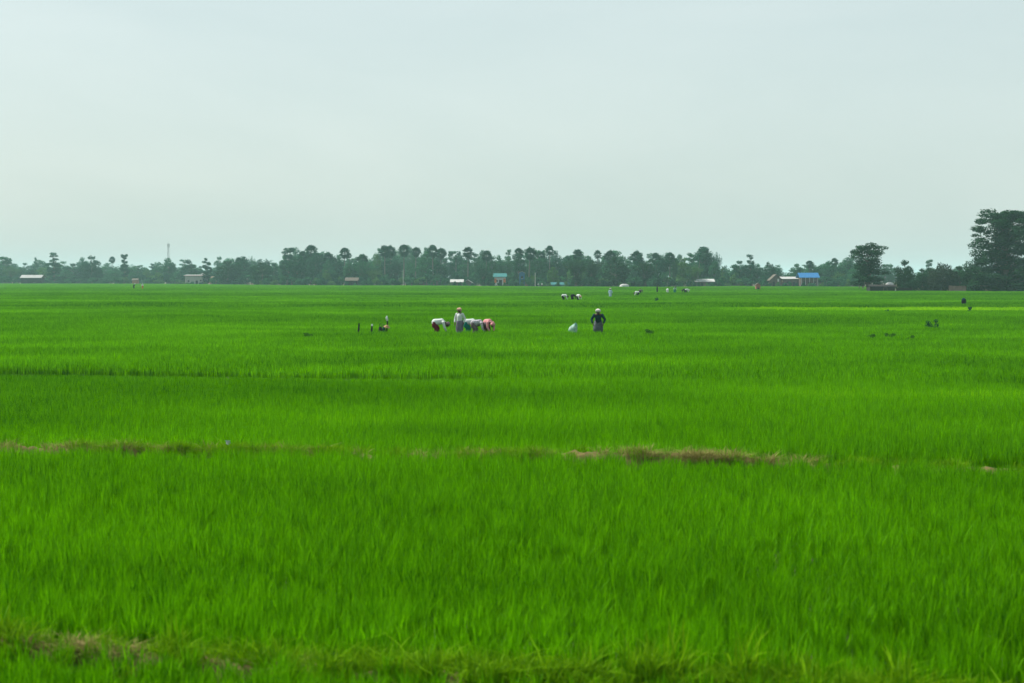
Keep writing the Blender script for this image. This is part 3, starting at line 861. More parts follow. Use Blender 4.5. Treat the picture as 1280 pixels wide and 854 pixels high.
for t in TREES: buckets.setdefault((TONE[t[5]], DESC[t[1]], WHERE[t[6]], mark(t[2])), []).append(t)
for (tone, desc, where, mk), ts in buckets.items():
    ts.sort(key=lambda t: -t[3])
    for i, t in enumerate(ts):
        rank = '' if len(ts) == 1 else 'shortest' if i == len(ts) - 1 else ORD[min(i, 8)]
        t[0]['label'] = ' '.join(f'{rank} {tone} {desc} {where} {mk}'.split())

# ------------------------------------------------------------------ buildings
for nm, c1, c2 in [('tin', (.42, .44, .45), (.3, .29, .28)), ('tin_white', (.36, .37, .37), (.24, .24, .24)), ('tin_blue', (.015, .13, .32), (.012, .095, .24)), ('thatch', (.11, .095, .075), (.065, .057, .046)),
                   ('plaster', (.36, .37, .35), (.24, .25, .23)), ('wood', (.12, .09, .075), (.07, .055, .045)), ('dark_wood', (.022, .02, .02), (.014, .013, .013)), ('brick', (.36, .14, .09), (.25, .10, .07)),
                   ('orange', (.62, .20, .08), (.5, .16, .07)), ('teal', (.03, .17, .17), (.02, .11, .12)), ('blue', (.03, .13, .26), (.02, .09, .19)), ('pink', (.55, .30, .30), (.45, .25, .25)), ('opening', (.02, .02, .022), (.012, .012, .014)),
                   ('steel', (.40, .41, .42), (.3, .3, .31)), ('concrete', (.42, .41, .38), (.32, .31, .29)), ('straw', (.20, .15, .10), (.13, .10, .07)), ('tarp', (.50, .52, .52), (.40, .42, .43)), ('woven', (.20, .15, .125), (.12, .09, .08))]:
    M[nm] = surf(nm, c1, c2, 1.2, 0.8, 0.2, 0.15)

def part(name, mb, mat, parent, smooth=False): return link(name, mb.mesh(name, smooth), M[mat], parent)
def house(name, label, x0, x1, y_eave, y_ridge, d, wall, roof, depth=5.0, shape='gable', doors=(), windows=(), over=0.5, posts=0, floor=0.0, trim=None, cat='house'):
    """x0..x1: width in the photo; eave and ridge heights from the photo; local x along the field edge"""
    xa, xb = xat(x0, d), xat(x1, d)
    w = xb - xa; he, hr = ztop(y_eave, d), ztop(y_ridge, d)
    o = empty(name, ((xa + xb) / 2, d, 0))
    tag(o, label, cat)
    h2 = w / 2
    mb = MB()
    t = .12
    mb.box(-h2, h2, 0, t, floor, he); mb.box(-h2, h2, depth - t, depth, floor, he)
    mb.box(-h2, -h2 + t, t, depth - t, floor, he); mb.box(h2 - t, h2, t, depth - t, floor, he)
    if floor: mb.box(-h2 + t, h2 - t, t, depth - t, floor, floor + .1)
    if shape == 'side':     # gable end faces the field
        for yy in (0, depth - t):
            mb.add([(-h2, yy, he), (h2, yy, he), (0, yy, hr - .05), (-h2, yy + t, he), (h2, yy + t, he), (0, yy + t, hr - .05)], [(0, 1, 2), (5, 4, 3), (0, 3, 4, 1), (1, 4, 5, 2), (2, 5, 3, 0)])
    part('wall', mb, wall, o)
    mb = MB(); th = .09
    def slab(a, b, c, e):   # quad with thickness
        n = (Vector(b) - Vector(a)).cross(Vector(e) - Vector(a)).normalized() * th
        q = [Vector(p) for p in (a, b, c, e)]
        mb.add(q + [p + n for p in q], [(3, 2, 1, 0), (4, 5, 6, 7), (0, 1, 5, 4), (1, 2, 6, 5), (2, 3, 7, 6), (3, 0, 4, 7)])
    X = h2 + over
    if shape == 'gable':
        slab((-X, -over, he + .01), (X, -over, he + .01), (X, depth / 2, hr), (-X, depth / 2, hr))
        slab((X, depth + over, he + .01), (-X, depth + over, he + .01), (-X, depth / 2, hr), (X, depth / 2, hr))
    elif shape == 'side':
        k = (hr - he) / h2
        slab((-X, depth + over, he - k * over + .02), (-X, -over, he - k * over + .02), (0, -over, hr + .02), (0, depth + over, hr + .02))
        slab((X, -over, he - k * over + .02), (X, depth + over, he - k * over + .02), (0, depth + over, hr + .02), (0, -over, hr + .02))
    else:                   # single pitch, low at the field side
        slab((-X, -over, he + .01), (X, -over, he + .01), (X, depth + over, hr), (-X, depth + over, hr))
    rf = part('roof', mb, roof, o)
    if shape != 'side':     # corrugation battens lying on the roof slope
        mb = MB(); n = max(4, int(2 * X / 0.9)); yb = depth / 2 if shape == 'gable' else depth + over
        for i in range(n + 1):
            xx = -X + .05 + (2 * X - .1) * i / n
            mb.tube([(xx, -over, he + .01 + th), (xx, yb, hr + th)], [.05, .05], 4)
        part('roof_ribs', mb, roof, rf)
    if trim:
        mb = MB(); mb.box(-X, X, -over - .06, -over - .002, he - .16, he + .1); part('fascia', mb, trim, o)
    for c, ww, hh in doors:
        mb = MB(); mb.box(c - ww / 2, c + ww / 2, -.05, -.003, floor + .05, floor + hh); dd = part('door', mb, 'opening', o)
        mb = MB()
        for s_ in (-1, 1): mb.box(c + s_ * (ww / 2 + .05) - .05, c + s_ * (ww / 2 + .05) + .05, -.08, -.003, floor + .05, floor + hh)
        mb.box(c - ww / 2 - .1, c + ww / 2 + .1, -.08, -.003, floor + hh + .002, floor + hh + .1); part('frame', mb, 'wood', dd)
    for c, zc, ww, hh in windows:
        mb = MB(); mb.box(c - ww / 2, c + ww / 2, -.04, -.003, zc - hh / 2, zc + hh / 2); ww_ = part('window', mb, 'opening', o)
        mb = MB(); mb.box(c - ww / 2 - .08, c + ww / 2 + .08, -.12, -.003, zc - hh / 2 - .09, zc - hh / 2 - .002); part('sill', mb, 'concrete', ww_)
    for i in range(posts):
        xx = -h2 + .15 + (w - .3) * i / max(posts - 1, 1)
        mb = MB(); mb.tube([(xx, -over + .1, -.05), (xx, -over + .1, he)], [.08, .07], 6); part('post', mb, 'tarp', o)
    return o

house('farmhouse', 'long low house with pale grey roof among dark trees', 26, 51, 347.6, 344, 765, 'dark_wood', 'tin_white', 6, doors=[(-3, 1, 1.9)], windows=[(2, 1.3, 1.2, .7)])
hw = house('white_house', 'white walled house with pale roof and pink fascia', 231, 253, 344.6, 343.6, 722, 'plaster', 'tin_white', 6, 'pent', doors=[(1.6, 1.0, 2.0)], windows=[(-2.6, 1.8, .9, .8), (3.6, 2, .8, .8)], trim='pink')
house('white_annex', 'small pale annex with bright white roof beside the pink-trimmed house', 252.5, 258, 344.2, 341.8, 725, 'plaster', 'tin_white', 4, windows=[(0, 1.8, .8, .7)], cat='house')
house('thatched_shed', 'small shed with grey thatched roof before the palms', 432.5, 446.5, 351.2, 347.2, 578, 'dark_wood', 'thatch', 4, doors=[(0, .9, 1.4)])
house('tin_roof_farmhouse', 'farmhouse with dull tin roof beside a grey plank wall', 564, 578, 353, 349.6, 552, 'wood', 'tin', 5, doors=[(.8, .8, 1.5)], windows=[(-1.2, 1.2, .6, .5)])
house('plank_shed', 'grey gabled plank shed attached to the tin roofed farmhouse', 578.8, 590, 353.4, 350, 556, 'wood', 'tin', 5, 'side')
house('white_and_orange_house', 'white fronted house with orange panels under teal roof', 618, 632, 346.5, 342, 545, 'tarp', 'teal', 5, doors=[(0.2, 1.0, 2.0)], windows=[(-1.1, 2.2, .5, .8)], floor=.5)
o_ = bpy.data.objects['white_and_orange_house']
for xx in (-1.75, 1.7):
    mb = MB(); mb.box(xx - .42, xx + .42, -.06, -.003, 1.4, 3.1); part('panel', mb, 'orange', o_)
house('blue_building', 'narrow upright blue building half hidden by trees', 649, 656, 341.5, 339.2, 548, 'blue', 'tin_white', 3, 'side', windows=[(0, 3.6, .8, .8), (0, 1.8, .8, .8)], over=.25)
house('teal_shelter', 'low long shelter draped with teal tarpaulin', 689, 711, 356.3, 353.2, 503, 'teal', 'teal', 3, 'gable', over=.2)
house('long_house', 'long low brown house with grey roof behind the pale bushes', 870, 892, 352.4, 349, 520, 'wood', 'tin', 5, doors=[(-1, .9, 1.6)], windows=[(1.5, 1.3, .8, .6), (-2.5, 1.3, .8, .6)])
house('gabled_house', 'brown gabled house with small bright window', 963.5, 977, 349.5, 343.3, 520, 'wood', 'thatch', 5, 'side', doors=[(-.9, .9, 1.9)])
o_ = bpy.data.objects['gabled_house']
mb = MB(); mb.box(.45, 1.05, -.05, -.003, 2.0, 3.0); part('shutter', mb, 'tarp', o_)
house('white_roofed_shed', 'pale tin roofed shed between gabled house and blue roof', 979, 999, 349, 346.3, 522, 'wood', 'tin_white', 5, 'pent', doors=[(1, .9, 1.8)], windows=[(-1.2, 1.6, 1.0, .8)])
house('blue_roofed_house', 'house with bright blue roof and white veranda posts', 1001, 1022.5, 347.4, 341.3, 518, 'wood', 'tin_blue', 6, doors=[(0, 1, 2.0)], windows=[(-1.8, 1.7, .8, .8), (1.9, 1.7, .8, .8)], posts=5, over=.6)
house('brick_hut', 'small reddish brick hut by the two far walkers', 165, 172, 350.6, 348.3, 735, 'brick', 'thatch', 3, 'gable', over=.3)
house('field_shelter', 'small reddish brown field shelter standing alone before the village', 945.2, 950.6, 356.2, 354.2, 352, 'brick', 'thatch', 1.2, 'side', over=.15, doors=[(0, .4, .8)], cat='hut')
house('black_shed', 'low black shed under the lone terraced tree', 1088, 1119, 358.6, 356.4, 321, 'dark_wood', 'dark_wood', 3, 'gable', over=.25, doors=[(.6, .7, 1.0)], cat='shed')

def mound(name, label, x0, x1, ytop, d, mat, cat, depth=2.0, seed=0):
    xa, xb = xat(x0, d), xat(x1, d); w, h = (xb - xa) / 2, ztop(ytop, d)
    g = np.random.default_rng(seed); rings = []
    for i in range(8):
        t = i / 7; rr = math.cos(t * math.pi / 2 * .97) ** .6
        rings.append([(w * rr * math.cos(a) * (1 + g.normal(0, .04)), depth / 2 * rr * math.sin(a) * (1 + g.normal(0, .04)), -.05 + (h + .05) * math.sin(t * math.pi / 2) ** 1.1) for a in np.linspace(0, 2 * math.pi, 17)[:-1]])
    mb = MB(); mb.rings(rings)
    o = link(name, mb.mesh(name, True), M[mat], None, ((xa + xb) / 2, d, 0))
    return tag(o, label, cat)
mound('white_tarpaulin', 'white tarpaulin dome beside the low black shed', 1105.5, 1119, 353, 331, 'tarp', 'tarpaulin', 3)
mound('tarpaulin_mound', 'pale tarpaulin covered mound in front of dark bamboo', 774, 787, 355, 472, 'tin', 'mound', 2.5, 3)
mound('haystack', 'brown haystack beside the white walled house', 262, 271, 345.5, 700, 'straw', 'haystack', 4, 5)

def woven_fence(label, x0, x1, ytop, d, mat, n):
    xa, xb = xat(x0, d), xat(x1, d); h = ztop(ytop, d); w = (xb - xa)
    o = empty('woven_fence', ((xa + xb) / 2, d, 0)); tag(o, label, 'fence')
    for i in range(n):
        a, b = -w / 2 + w * i / n + .02, -w / 2 + w * (i + 1) / n - .02
        mb = MB(); mb.box(a, b, -.02 - .02 * (i % 2), .03, .02, h * R.uniform(.92, 1.0)); part('panel', mb, mat, o)
    for i in range(n + 1):
        xx = -w / 2 + w * i / n; mb = MB(); mb.tube([(xx, .06, -.1), (xx, .06, h * 1.06)], [.05, .04], 6); part('post', mb, 'dark_wood', o)
woven_fence('brown woven fence below the tallest tree', 1186, 1208, 357, 321, 'woven', 5)
woven_fence('dark low fence linking the white tarpaulin and the grove', 1121, 1140, 359.5, 322, 'dark_wood', 4)

# telecom mast: lattice tower with antennas
d = 980
H = ztop(304.5, d)
o = empty('telecom_mast', (xat(210.8, d), d, 0)); tag(o, 'thin grey lattice telecom mast rising above the trees', 'mast')
mb = MB()
for sx, sy in ((-1, -1), (1, -1), (1, 1), (-1, 1)): mb.tube([(sx * .75, sy * .75, 0), (sx * .35, sy * .35, H)], [.09, .07], 5)
nb = 14
for i in range(nb):
    z0, z1 = H * i / nb, H * (i + 1) / nb; r0, r1 = .75 - .4 * i / nb, .75 - .4 * (i + 1) / nb
    c0 = [(-r0, -r0), (r0, -r0), (r0, r0), (-r0, r0)]; c1 = [(-r1, -r1), (r1, -r1), (r1, r1), (-r1, r1)]
    for k in range(4):
        mb.tube([(*c0[k], z0), (*c1[(k + 1) % 4], z1)], [.04, .04], 4); mb.tube([(*c1[k], z1), (*c1[(k + 1) % 4], z1)], [.035, .035], 4)
part('lattice', mb, 'steel', o)
for k in range(3):
    a = k * 2.094 + .5; mb = MB(); mb.box(-.15, .15, -.1, .1, H - 2.4, H - .2)
    q = part('antenna', mb, 'tarp', o); q.location = (math.cos(a) * .7, math.sin(a) * .7, 0); q.rotation_euler = (0, 0, a)
mb = MB(); mb.tube([(0, 0, H), (0, 0, H + 1.8)], [.05, .02], 5); part('lightning_rod', mb, 'steel', o)

def pole(x, ytop, d, label, arm=True):
    h = ztop(ytop, d); o = empty('utility_pole', (xat(x, d), d, 0)); tag(o, label, 'pole')
    mb = MB(); mb.tube([(0, 0, -.2), (0, 0, h)], [.15, .10], 8); part('shaft', mb, 'concrete', o)
    if arm:
        mb = MB(); mb.box(-.8, .8, -.06, -.003 + .06, h - .7, h - .58); a = part('crossarm', mb, 'wood', o)
        for s_ in (-.7, 0, .7):
            mb = MB(); mb.tube([(s_, 0, h - .58), (s_, 0, h - .38)], [.05, .04], 6); part('insulator', mb, 'tarp', a)
pole(504, 337.5, 556, 'pale utility pole with crossarm in front of the fan palms')
pole(669, 341, 508, 'pale leaning post between the blue building and teal shelter', False)

# ------------------------------------------------------------------ people
def remesh(mb, voxel, name, smooth_it=2):
    me = mb.mesh(name)
    o = bpy.data.objects.new('tmp', me); COL.objects.link(o)
    m = o.modifiers.new('r', 'REMESH'); m.mode = 'VOXEL'; m.voxel_size = voxel; m.use_smooth_shade = True
    s_ = o.modifiers.new('s', 'SMOOTH'); s_.factor = .5; s_.iterations = smooth_it
    dg = bpy.context.evaluated_depsgraph_get()
    out = bpy.data.meshes.new_from_object(o.evaluated_get(dg), depsgraph=dg)
    out.name = name
    bpy.data.objects.remove(o)
    return out

STAND = dict(pel=(0, 0, .88), che=(.01, 0, 1.16), neck=(.01, 0, 1.34), head=(.04, 0, 1.47), sh=(.0, .165, 1.28), el=(-.06, .28, 1.04), wr=(.06, .26, .81), ha=(.10, .24, .72), hip=(0, .09, .85), kn=(.03, .095, .46), an=(-.02, .095, .08), toe=(.14, .11, .03), face=(1, 0, -.25))
STOOP = dict(STAND, pel=(-.08, 0, .86), che=(.10, 0, 1.10), neck=(.2, 0, 1.25), head=(.29, 0, 1.36), sh=(.16, .20, 1.2), el=(.1, .34, .98), wr=(.2, .28, .76), ha=(.22, .22, .68), hip=(-.08, .1, .83), kn=(.05, .14, .46), an=(-.04, .15, .08), toe=(.1, .18, .03), face=(1, 0, -.6))
BEND = dict(STAND, pel=(-.26, 0, .84), che=(.10, 0, .90), neck=(.29, 0, .83), head=(.42, 0, .72), sh=(.2, .17, .84), el=(.25, .2, .58), wr=(.36, .12, .36), ha=(.4, .1, .27), hip=(-.26, .1, .80), kn=(-.14, .11, .44), an=(-.22, .11, .08), toe=(-.06, .12, .03), face=(.35, 0, -1))
POSES = {'stand': STAND, 'stoop': STOOP, 'bend': BEND}
BODY = {}
def mir(p): return (p[0], -p[1], p[2])
def body_parts(pose, fine):
    key = (pose, fine)
    if key in BODY: return BODY[key]
    J = POSES[pose]; vx = .013 if fine else .03
    V3 = Vector
    fdir = V3(J['face']).normalized()
    mb = MB(); c = mb.capsule
    c(J['pel'], J['che'], .115, .12); c(J['che'], J['neck'], .11, .06); c(J['neck'], J['head'], .05, .06)
    hd = V3(J['head']); up = V3((0, 0, 1)) - fdir * fdir.z; up = up.normalized() if up.length > .1 else V3((1, 0, 0)); side = fdir.cross(up)
    mb.sphere(hd + up * .015, .098); mb.sphere(hd + fdir * .025 - up * .055, .068)
    c(hd + fdir * .088 + up * .01, hd + fdir * .112 - up * .022, .013, .019)          # nose
    c(hd + fdir * .082 - up * .062 - side * .02, hd + fdir * .082 - up * .062 + side * .02, .014, .014)   # lips
    for s_ in (-1, 1): mb.sphere(hd + side * s_ * .096, (.018, .018, .03))            # ears
    for m_ in (lambda p: p, mir):
        c(m_(J['neck']), m_(J['sh']), .06, .062)
        c(m_(J['sh']), m_(J['el']), .052, .04); c(m_(J['el']), m_(J['wr']), .038, .026)
        w, h_ = V3(m_(J['wr'])), V3(m_(J['ha'])); u = (h_ - w).normalized()
        sdv = u.cross(V3((0, 1, 0)));  sdv = sdv.normalized() if sdv.length > .1 else V3((1, 0, 0))
        c(w, h_, .027, .033)
        if fine:
            for k, ln in ((-1.5, .065), (-.5, .078), (.5, .082), (1.5, .07)):
                b0 = h_ + sdv * k * .021; k1 = b0 + u * ln * .6; k2 = k1 + (u * .6 + V3((.5, 0, -.3))).normalized() * ln * .5
                c(b0, k1, .011, .010); c(k1, k2, .010, .009)
            t0 = w + u * .03 + sdv * .028; c(t0, t0 + u * .04 + sdv * .03, .013, .011); c(t0 + u * .04 + sdv * .03, t0 + u * .08 + sdv * .03, .011, .009)
        else:
            c(h_, h_ + u * .07, .03, .018)
        c(m_(J['pel']), m_(J['hip']), .1, .095); c(m_(J['hip']), m_(J['kn']), .088, .055); c(m_(J['kn']), m_(J['an']), .052, .036); c(m_(J['an']), m_(J['toe']), .04, .03)
    res = {'body': remesh(mb, vx, 'body')}
    # loose long-sleeved shirt
    mb = MB(); c = mb.capsule
    pel, che, nk = V3(J['pel']), V3(J['che']), V3(J['neck'])
    c(pel + (che - pel) * (.05 if pose == 'bend' else .22), che, .195 if pose == 'bend' else .158, .158); c(che, nk - (nk - che) * .22, .15, .085)
    for m_ in (lambda p: p, mir):
        sh, el, wr = V3(m_(J['sh'])), V3(m_(J['el'])), V3(m_(J['wr']))
        c(che, sh, .12, .082); c(sh, el, .078, .064); c(el, el + (wr - el) * .72, .062, .05)
    res['shirt'] = remesh(mb, vx * 1.1, 'shirt')
    # wrapped skirt: rings from waist to shin
    mb = MB(); kn, an = V3(J['kn']), V3(J['an']); hp = V3(J['hip'])
    mid = lambda p: V3((p.x, 0, p.z))
    path = [pel + (che - pel) * .25, pel, mid(hp) - V3((0, 0, .12)), mid(kn) + V3((0, 0, .08)), mid(kn) * .5 + mid(an) * .5, mid(an) + V3((0, 0, .10))]
    rad = [(.145, .17), (.165, .195), (.165, .20), (.15, .205), (.145, .20), (.15, .205)]
    if pose == 'stoop': path, rad = path[:5], [(.145, .17), (.165, .2), (.165, .24), (.16, .26), (.15, .24)]
    for i in range(len(path) - 1):
        pass
    rings = []
    n = 22
    for i, p in enumerate(path):
        t = (path[min(i + 1, len(path) - 1)] - path[max(i - 1, 0)]).normalized(); fx = V3((0, 1, 0)).cross(t).normalized()
        rings.append([p + fx * rad[i][0] * math.cos(a) * (1 + .05 * math.sin(5 * a + i)) + V3((0, 1, 0)) * rad[i][1] * math.sin(a) * (1 + .04 * math.sin(7 * a)) for a in [2 * math.pi * k / n for k in range(n)]])
    mb.rings(rings); res['skirt'] = mb.mesh('skirt', True)
    # head cloth with knot and tail over the nape
    mb = MB(); back = -fdir
    mb.sphere(hd + up * .05 + back * .04, .115); mb.sphere(hd + back * .05, .105); mb.capsule(hd + back * .07 - up * .02, hd + back * .09 - up * .16, .07, .05); mb.capsule(hd + up * .075 + side * .06, hd + up * .075 - side * .06, .085, .085)
    res['headscarf'] = remesh(mb, vx * 1.1, 'headscarf')
    mb = MB(); mb.sphere(hd + up * .035 + back * .02, .108); mb.sphere(hd + back * .055 - up * .01, .088); mb.sphere(hd + back * .11 - up * .03, .05)
    res['hair'] = remesh(mb, vx * 1.1, 'hair')
    mb = MB()
    mb.sphere((0, 0, 0), .013, 8, 6); res['eye'] = mb.mesh('eye', True)
    res['eyes_at'] = [hd + fdir * .088 + up * .018 + side * s_ * .036 for s_ in (-1, 1)]
    BODY[key] = res
    return res

def cloth(name, c1, c2=None, sc=9): 
    if name not in M: M[name] = surf(name, c1, c2, sc, .9, .05)
    return name
M['skin'] = surf('skin', (.085, .04, .026), (.07, .032, .02), 3, .6, .3)
M['hair'] = surf('hair', (.015, .012, .01), (.01, .008, .007), 5, .5, .3)
M['eye'] = surf('eye', (.02, .015, .012), (.015, .01, .01), 5, .3, .4)
cloth('white_cotton', (.56, .59, .58), (.46, .50, .50)); cloth('tan_cloth', (.52, .32, .24), (.42, .25, .19)); cloth('purple_cloth', (.18, .165, .21), (.10, .09, .13)); cloth('maroon_cloth', (.13, .015, .035), (.08, .01, .02))
cloth('grey_brown_cloth', (.16, .12, .13), (.08, .065, .07)); cloth('teal_cloth', (.01, .22, .17), (.008, .12, .11)); cloth('pink_cloth', (.50, .24, .24), (.42, .18, .19)); cloth('dark_green_cloth', (.012, .05, .06), (.008, .03, .045))
cloth('pale_cap', (.55, .50, .48), (.45, .40, .42)); cloth('lavender_cloth', (.11, .13, .145), (.06, .07, .08)); cloth('print_cloth', (.55, .55, .56), (.12, .10, .16), 14); cloth('blue_cloth', (.40, .52, .62), (.30, .42, .54)); cloth('black_cloth', (.02, .02, .025)); cloth('orange_cloth', (.55, .15, .05)); cloth('pale_green_cloth', (.46, .56, .50), (.05, .26, .18), 5)

def person(label, x, d, pose, rot, shirt, skirt, head, head_kind='headscarf', fine=True, scale=1.0, z=0.0):
    B = body_parts(pose, fine)
    o = empty('person', (xat(x, d), d, z), rot, (scale,) * 3)
    tag(o, label, 'person', 'rice workers in the field')
    link('body', B['body'], M['skin'], o)
    link('shirt', B['shirt'], M[shirt], o); link('skirt', B['skirt'], M[skirt], o); link(head_kind, B[head_kind], M[head], o)
    if fine:
        for e in B['eyes_at']: link('eye', B['eye'], M['eye'], o, e)
    return o
PI = math.pi
D0 = 76.0
person('standing worker in white shirt, tan headscarf and purple skirt', 574.5, D0, 'stand', -PI / 2 - .35, 'white_cotton', 'purple_cloth', 'tan_cloth')
person('bent worker in white shirt and maroon skirt left of the standing worker', 549.5, D0, 'bend', 0.05, 'white_cotton', 'maroon_cloth', 'grey_brown_cloth')
person('bent worker in teal skirt right behind the standing worker', 588.5, D0 + .9, 'bend', .15, 'white_cotton', 'teal_cloth', 'hair', 'hair', scale=.97)
person('bent worker in white patterned shirt between teal skirt and pink shirt', 597.5, D0 + .2, 'bend', 0.0, 'print_cloth', 'grey_brown_cloth', 'grey_brown_cloth', scale=.95)
person('bent worker in pink shirt at the end of the row', 610.5, D0 + .3, 'bend', -PI / 2 + .55, 'pink_cloth', 'maroon_cloth', 'pink_cloth', scale=.98)
person('stooping worker in dark green jacket and pale cap', 748, D0 - .4, 'stoop', -PI / 2 - .1, 'dark_green_cloth', 'lavender_cloth', 'pale_cap', scale=1.04)
far = [('bent far worker in white with dark head, first of the close trio', 706, 184, 'bend', 0, 'white_cotton', 'black_cloth', 'hair', 'hair'), ('smallest dark bent worker in the middle of the far trio', 716.5, 186, 'bend', .9, 'black_cloth', 'black_cloth', 'tan_cloth', 'headscarf'),
       ('rounded bent far worker in white, last of the close trio', 723.5, 184, 'bend', -1.0, 'white_cotton', 'black_cloth', 'tan_cloth', 'headscarf'), ('far worker standing upright in pale blue clothes', 763, 215, 'stand', -1.6, 'blue_cloth', 'blue_cloth', 'pale_cap', 'headscarf'),
       ('bent far worker in white and black beyond the blue worker', 796, 228, 'bend', PI, 'white_cotton', 'black_cloth', 'hair', 'hair'), ('dark far figure bending beside the black and white worker', 801, 262, 'bend', .6, 'grey_brown_cloth', 'black_cloth', 'hair', 'hair'),
       ('thin dark figure standing alone near the field end', 821.5, 292, 'stand', 0, 'black_cloth', 'black_cloth', 'hair', 'hair'), ('tiny bent worker in white beyond the dark standing figure', 834.5, 285, 'bend', 1.7, 'white_cotton', 'white_cotton', 'pale_cap', 'headscarf'),
       ('far worker in pale green beside the tiny white worker', 843.5, 285, 'stoop', -1.2, 'pale_green_cloth', 'teal_cloth', 'hair', 'hair'), ('bent far worker with white back and black skirt', 859, 280, 'bend', 0.2, 'white_cotton', 'black_cloth', 'pale_cap', 'headscarf'),
       ('far worker in black bending next to the white backed one', 855, 281, 'bend', 2.8, 'black_cloth', 'black_cloth', 'hair', 'hair'),
       ('far walker in orange skirt and white top on the bund', 178, 372, 'stand', -.8, 'white_cotton', 'orange_cloth', 'white_cotton', 'headscarf'), ('far dark clothed walker near the orange skirted one', 167.2, 372, 'stoop', 0, 'black_cloth', 'black_cloth', 'white_cotton', 'headscarf'),
       ('dark figure standing at the foot of the fan palms', 514.5, 520, 'stand', 1, 'black_cloth', 'grey_brown_cloth', 'hair', 'hair'), ('person in white beside the leaning post', 673, 492, 'stand', -1, 'white_cotton', 'purple_cloth', 'hair', 'hair'), ('second person in white nearer the teal shelter', 677.5, 493, 'stand', -2, 'white_cotton', 'grey_brown_cloth', 'hair', 'hair'),
       ('half hidden dark clothed worker beyond the yellow green strip', 1205, 150, 'bend', 1.2, 'dark_green_cloth', 'black_cloth', 'hair', 'hair')]
for lb, x, d, ps, rt, sh, sk, hd_, hk in far:
    person(lb, x, d, ps, rt, sh, sk, hd_, hk, fine=False, z=.35 if x in (178, 167.2) else .1)

# ------------------------------------------------------------------ belongings in the field
d = D0
# slumped sack
mb = MB(); n = 18; rings = []
for z_, r_, fl, sh in [(0, .17, 0, 0), (.15, .23, .02, 0), (.45, .25, .03, -.01), (.6, .245, .035, .0), (.72, .21, .04, .03), (.81, .15, .04, .07), (.87, .08, .02, .10), (.90, .035, .005, .12)]:
    rings.append([((r_ + fl * math.sin(5 * a + z_ * 4)) * math.cos(a) + sh, (r_ + fl * math.cos(4 * a)) * .8 * math.sin(a), z_ + .05 * math.cos(a) * (z_ > .3)) for a in [2 * PI * k / n for k in range(n)]])
mb.rings(rings)
o = empty('sack', (xat(716, d), d, 0), .3, (.95, .95, .88)); tag(o, 'white and green sack standing near the stooping worker', 'sack')
part('bag', mb, 'pale_green_cloth', o, True)
mb = MB(); mb.tube([(.11 + .075 * math.cos(a), .07 * math.sin(a), .88) for a in np.linspace(0, 2 * PI, 13)], [.012] * 13, 5); part('tie', mb, 'straw', o)

def stake(label, x, d, h, lean, cap_h):
    o = empty('stake', (xat(x, d), d, 0)); tag(o, label, 'stake', 'stakes beside the bundles')
    mb = MB(); mb.tube([(-lean, 0, -.1), (-lean * .2, 0, h * .6), (0, 0, h - cap_h)], [.045, .05, .04], 7); part('shaft', mb, 'black_cloth', o)
    if cap_h:
        mb = MB(); mb.tube([(0, 0, h - cap_h - .01), (.01, 0, h - cap_h * .5), (.02, 0, h)], [.045, .055, .02], 7); part('tip', mb, 'tarp', o)
stake('leaning all dark stake standing apart from the bundles', 448.6, d, .80, .1, .0)
stake('short dark stake with white tip', 464.7, d, .76, .06, .1)
o = empty('cloth_pole', (xat(483.6, d), d, 0)); tag(o, 'dark pole with pale cloth tied to its top', 'pole')
mb = MB(); mb.tube([(-.05, 0, -.1), (0, 0, .6), (.03, 0, 1.05)], [.045, .045, .03], 7); part('shaft', mb, 'black_cloth', o)
mb = MB(); mb.tube([(.02, 0, .92), (.0, 0, 1.02), (-.02, 0, 1.12), (.0, .0, 1.2)], [.04, .065, .05, .015], 8); part('pale_cloth', mb, 'white_cotton', o, True)
def bundle(label, x, d, w, h, mat, seed, z=.0):
    g = np.random.default_rng(seed); rings = []
    for i in range(7):
        t = i / 6; rr = (math.sin(PI * (.12 + .8 * t))) ** .6
        rings.append([(w / 2 * rr * math.cos(a) * (1 + g.normal(0, .06)), w * .4 * rr * math.sin(a) * (1 + g.normal(0, .06)), z + h * t) for a in [2 * PI * k / 14 for k in range(14)]])
    o = empty('bundle', (xat(x, d), d, 0)); tag(o, label, 'bundle', 'bundles left in the rice')
    mb = MB(); mb.rings(rings); part('bag', mb, mat, o, True)
    mb = MB(); mb.tube([(-w * .2, 0, z + h * .97), (-w * .12, 0, z + h * 1.25), (w * .12, 0, z + h * 1.25), (w * .2, 0, z + h * .97)], [.015] * 4, 5); part('handle', mb, 'black_cloth', o)
bundle('black bag next to the stake with white tip', 475.2, d, .26, .62, 'black_cloth', 1)
bundle('second black bag against the cloth pole', 479.6, d + .05, .24, .58, 'dark_green_cloth', 2)
mb = MB(); rings = []
for r_, z_ in ((.18, 0), (.17, .015), (.09, .03), (.085, .09), (.04, .11)):
    rings.append([(r_ * math.cos(a), r_ * math.sin(a), z_) for a in [2 * PI * k / 18 for k in range(18)]])
mb.rings(rings); M['hat'] = surf('hat', (.36, .22, .12), (.26, .16, .08), 12)
o = link('straw_hat', mb.mesh('straw_hat', True), M['hat'], None, (xat(483.5, d), d - .12, .60)); o.rotation_euler = (.25, .25, 0); tag(o, 'tan straw hat resting on the bags by the cloth pole', 'hat')
# thin stick among the bags
o = link('stick', (lambda b: (b.tube([(0, 0, -.05), (.01, 0, .82)], [.016, .01], 6), b.mesh('stick'))[1])(MB()), M['wood'], None, (xat(477.5, d), d + .2, 0)); tag(o, 'thin brown stick upright behind the black bags', 'stick')

